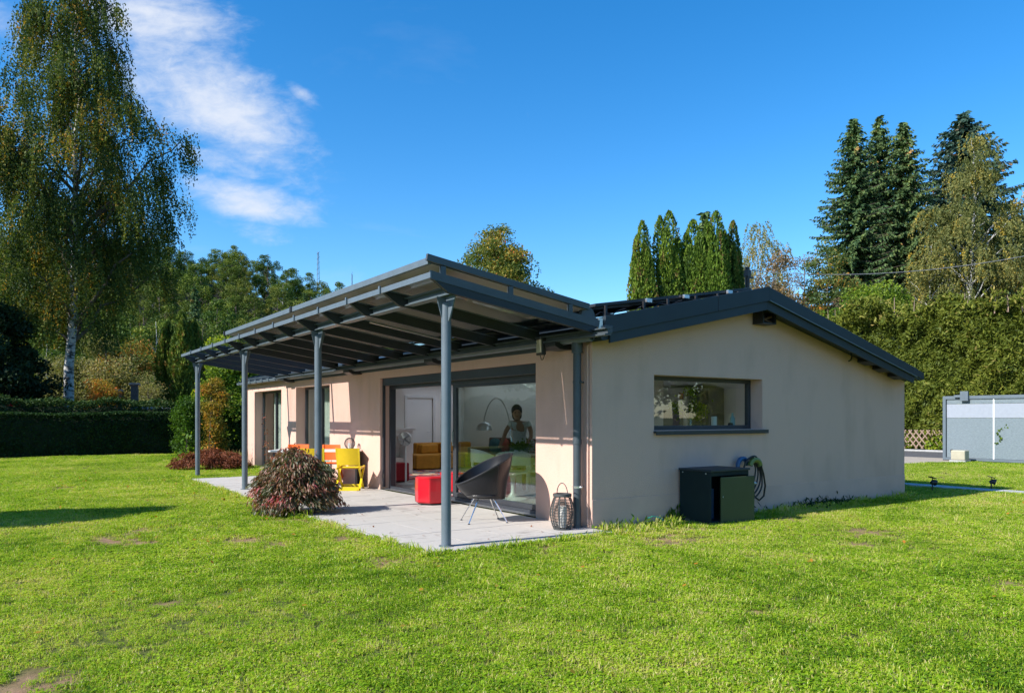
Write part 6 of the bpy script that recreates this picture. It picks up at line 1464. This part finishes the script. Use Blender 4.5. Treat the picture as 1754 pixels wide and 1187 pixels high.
def scatter_pts():
    pts = []
    for (n0, n1, dens_) in ((2.6, 5.5, 560), (5.5, 9, 380), (9, 14, 240), (14, 22, 130), (22, 34, 75)):
        hw0, hw1 = n0 * .80 + .8, n1 * .80 + .8; A = (n1 - n0) * (hw0 + hw1); m = int(A * dens_); nn = rng.uniform(n0, n1, m * 1); e = rng.uniform(-1, 1, len(nn)) * (nn * .80 + .8)
        x = CX + e * math.cos(ANG) + nn * math.sin(ANG); y = CY - e * math.sin(ANG) + nn * math.cos(ANG); sc = np.full(len(nn), 1.0 + max(0, (n0 - 5) * .035)); pts.append(np.stack([x, y, sc, nn], 1))
    P = np.concatenate(pts); x, y = P[:, 0], P[:, 1]
    jit = rng.normal(size=len(P)) * .03
    inpat = (x > PX0 - .10 + jit) & (x < .05) & (y > PY0 - .11 + jit) & (y < PY1 + .05)
    inh = (x > -.06) & (x < LX + .1) & (y > -.09 + jit * .9) & (y < LY + .1)
    path_ = (np.abs(x - 9.95) < .24 + jit) & (y > -8.3) & (y < 2.9)
    drv = (x > 13.2 + 0 * y) & (y > 6.3 - (x - 13.2) * .30 + jit * 3) & (x < 21.6); road = x > 20.2 + jit
    cabn = (x > 1.6) & (x < 2.4) & (y > -.6) & (y < 0)
    ok = ~(inpat | inh | path_ | drv | road | cabn) & (y < 25.1) & (x > -24)
    P = P[ok]; b = bare_at(P[:, 0], P[:, 1]); keep = rng.uniform(size=len(P)) > np.clip(b * 1.0, 0, .78); P = P[keep]; b = b[keep]
    x, y = P[:, 0], P[:, 1]
    # longer grass in patches and along edges, shorter on worn patches
    pat = wavenoise(11, .5, 6)(x, y)
    sz = .84 * P[:, 2] * (1 + .16 * pat) * (1 - .45 * b) * rng.uniform(.75, 1.3, len(P))
    edge = ((np.abs(y - (PY0 - .16)) < .12) & (x > -2.8) & (x < 1.2)) | ((np.abs(x - (PX0 - .16)) < .12) & (y > -.5) & (y < 11.6)) | ((np.abs(y + .12) < .14) & (x > 0) & (x < 8))
    sz = np.where(edge, sz * rng.uniform(1.0, 1.5, len(P)), sz)
    idx = rng.integers(0, 8, len(P)); cl_ = wavenoise(12, .8, 5)(x, y) > .7; idx = np.where(cl_ & (rng.uniform(size=len(P)) < .75), np.where(rng.uniform(size=len(P)) < .5, 2, 5), idx)
    tall = (rng.uniform(size=len(P)) < .003) | (edge & (rng.uniform(size=len(P)) < .18)); idx = np.where(tall, rng.integers(8, 10, len(P)), idx)
    return P, sz, idx
P, sz, idx = scatter_pts(); print('tufts', len(P))
me = bpy.data.meshes.new('grass'); me.vertices.add(len(P)); co = np.stack([P[:, 0], P[:, 1], np.full(len(P), -.014)], 1); me.vertices.foreach_set('co', co.astype(np.float32).ravel())
for nm_, tp, dt in (('size', 'FLOAT', sz.astype(np.float32)), ('kind_index', 'INT', idx.astype(np.int32)), ('turn', 'FLOAT', rng.uniform(0, 6.283, len(P)).astype(np.float32))):
    a = me.attributes.new(nm_, tp, 'POINT'); a.data.foreach_set('value', dt)
me.materials.append(M_grass); go = link('grass', me); tag(go, 'mown green lawn with clover, thin patches and longer tufts at its edges', 'grass', kind='stuff')
ng = bpy.data.node_groups.new('scatter_grass', 'GeometryNodeTree'); ng.interface.new_socket('Geometry', in_out='INPUT', socket_type='NodeSocketGeometry'); ng.interface.new_socket('Geometry', in_out='OUTPUT', socket_type='NodeSocketGeometry')
N = ng.nodes.new; L = ng.links.new
gi = N('NodeGroupInput'); go_ = N('NodeGroupOutput'); ci = N('GeometryNodeCollectionInfo'); ci.inputs[0].default_value = tc_; ci.inputs[1].default_value = True; ci.inputs[2].default_value = True
ip = N('GeometryNodeInstanceOnPoints'); ip.inputs['Pick Instance'].default_value = True
def att(nm_, tp):
    a = N('GeometryNodeInputNamedAttribute'); a.data_type = tp; a.inputs[0].default_value = nm_; return a.outputs[0]
cx = N('ShaderNodeCombineXYZ'); L(att('turn', 'FLOAT'), cx.inputs[2]); 
L(gi.outputs[0], ip.inputs['Points']); L(ci.outputs[0], ip.inputs['Instance']); L(att('kind_index', 'INT'), ip.inputs['Instance Index']); L(cx.outputs[0], ip.inputs['Rotation']); L(att('size', 'FLOAT'), ip.inputs['Scale']); L(ip.outputs[0], go_.inputs[0])
md = go.modifiers.new('scatter', 'NODES'); md.node_group = ng
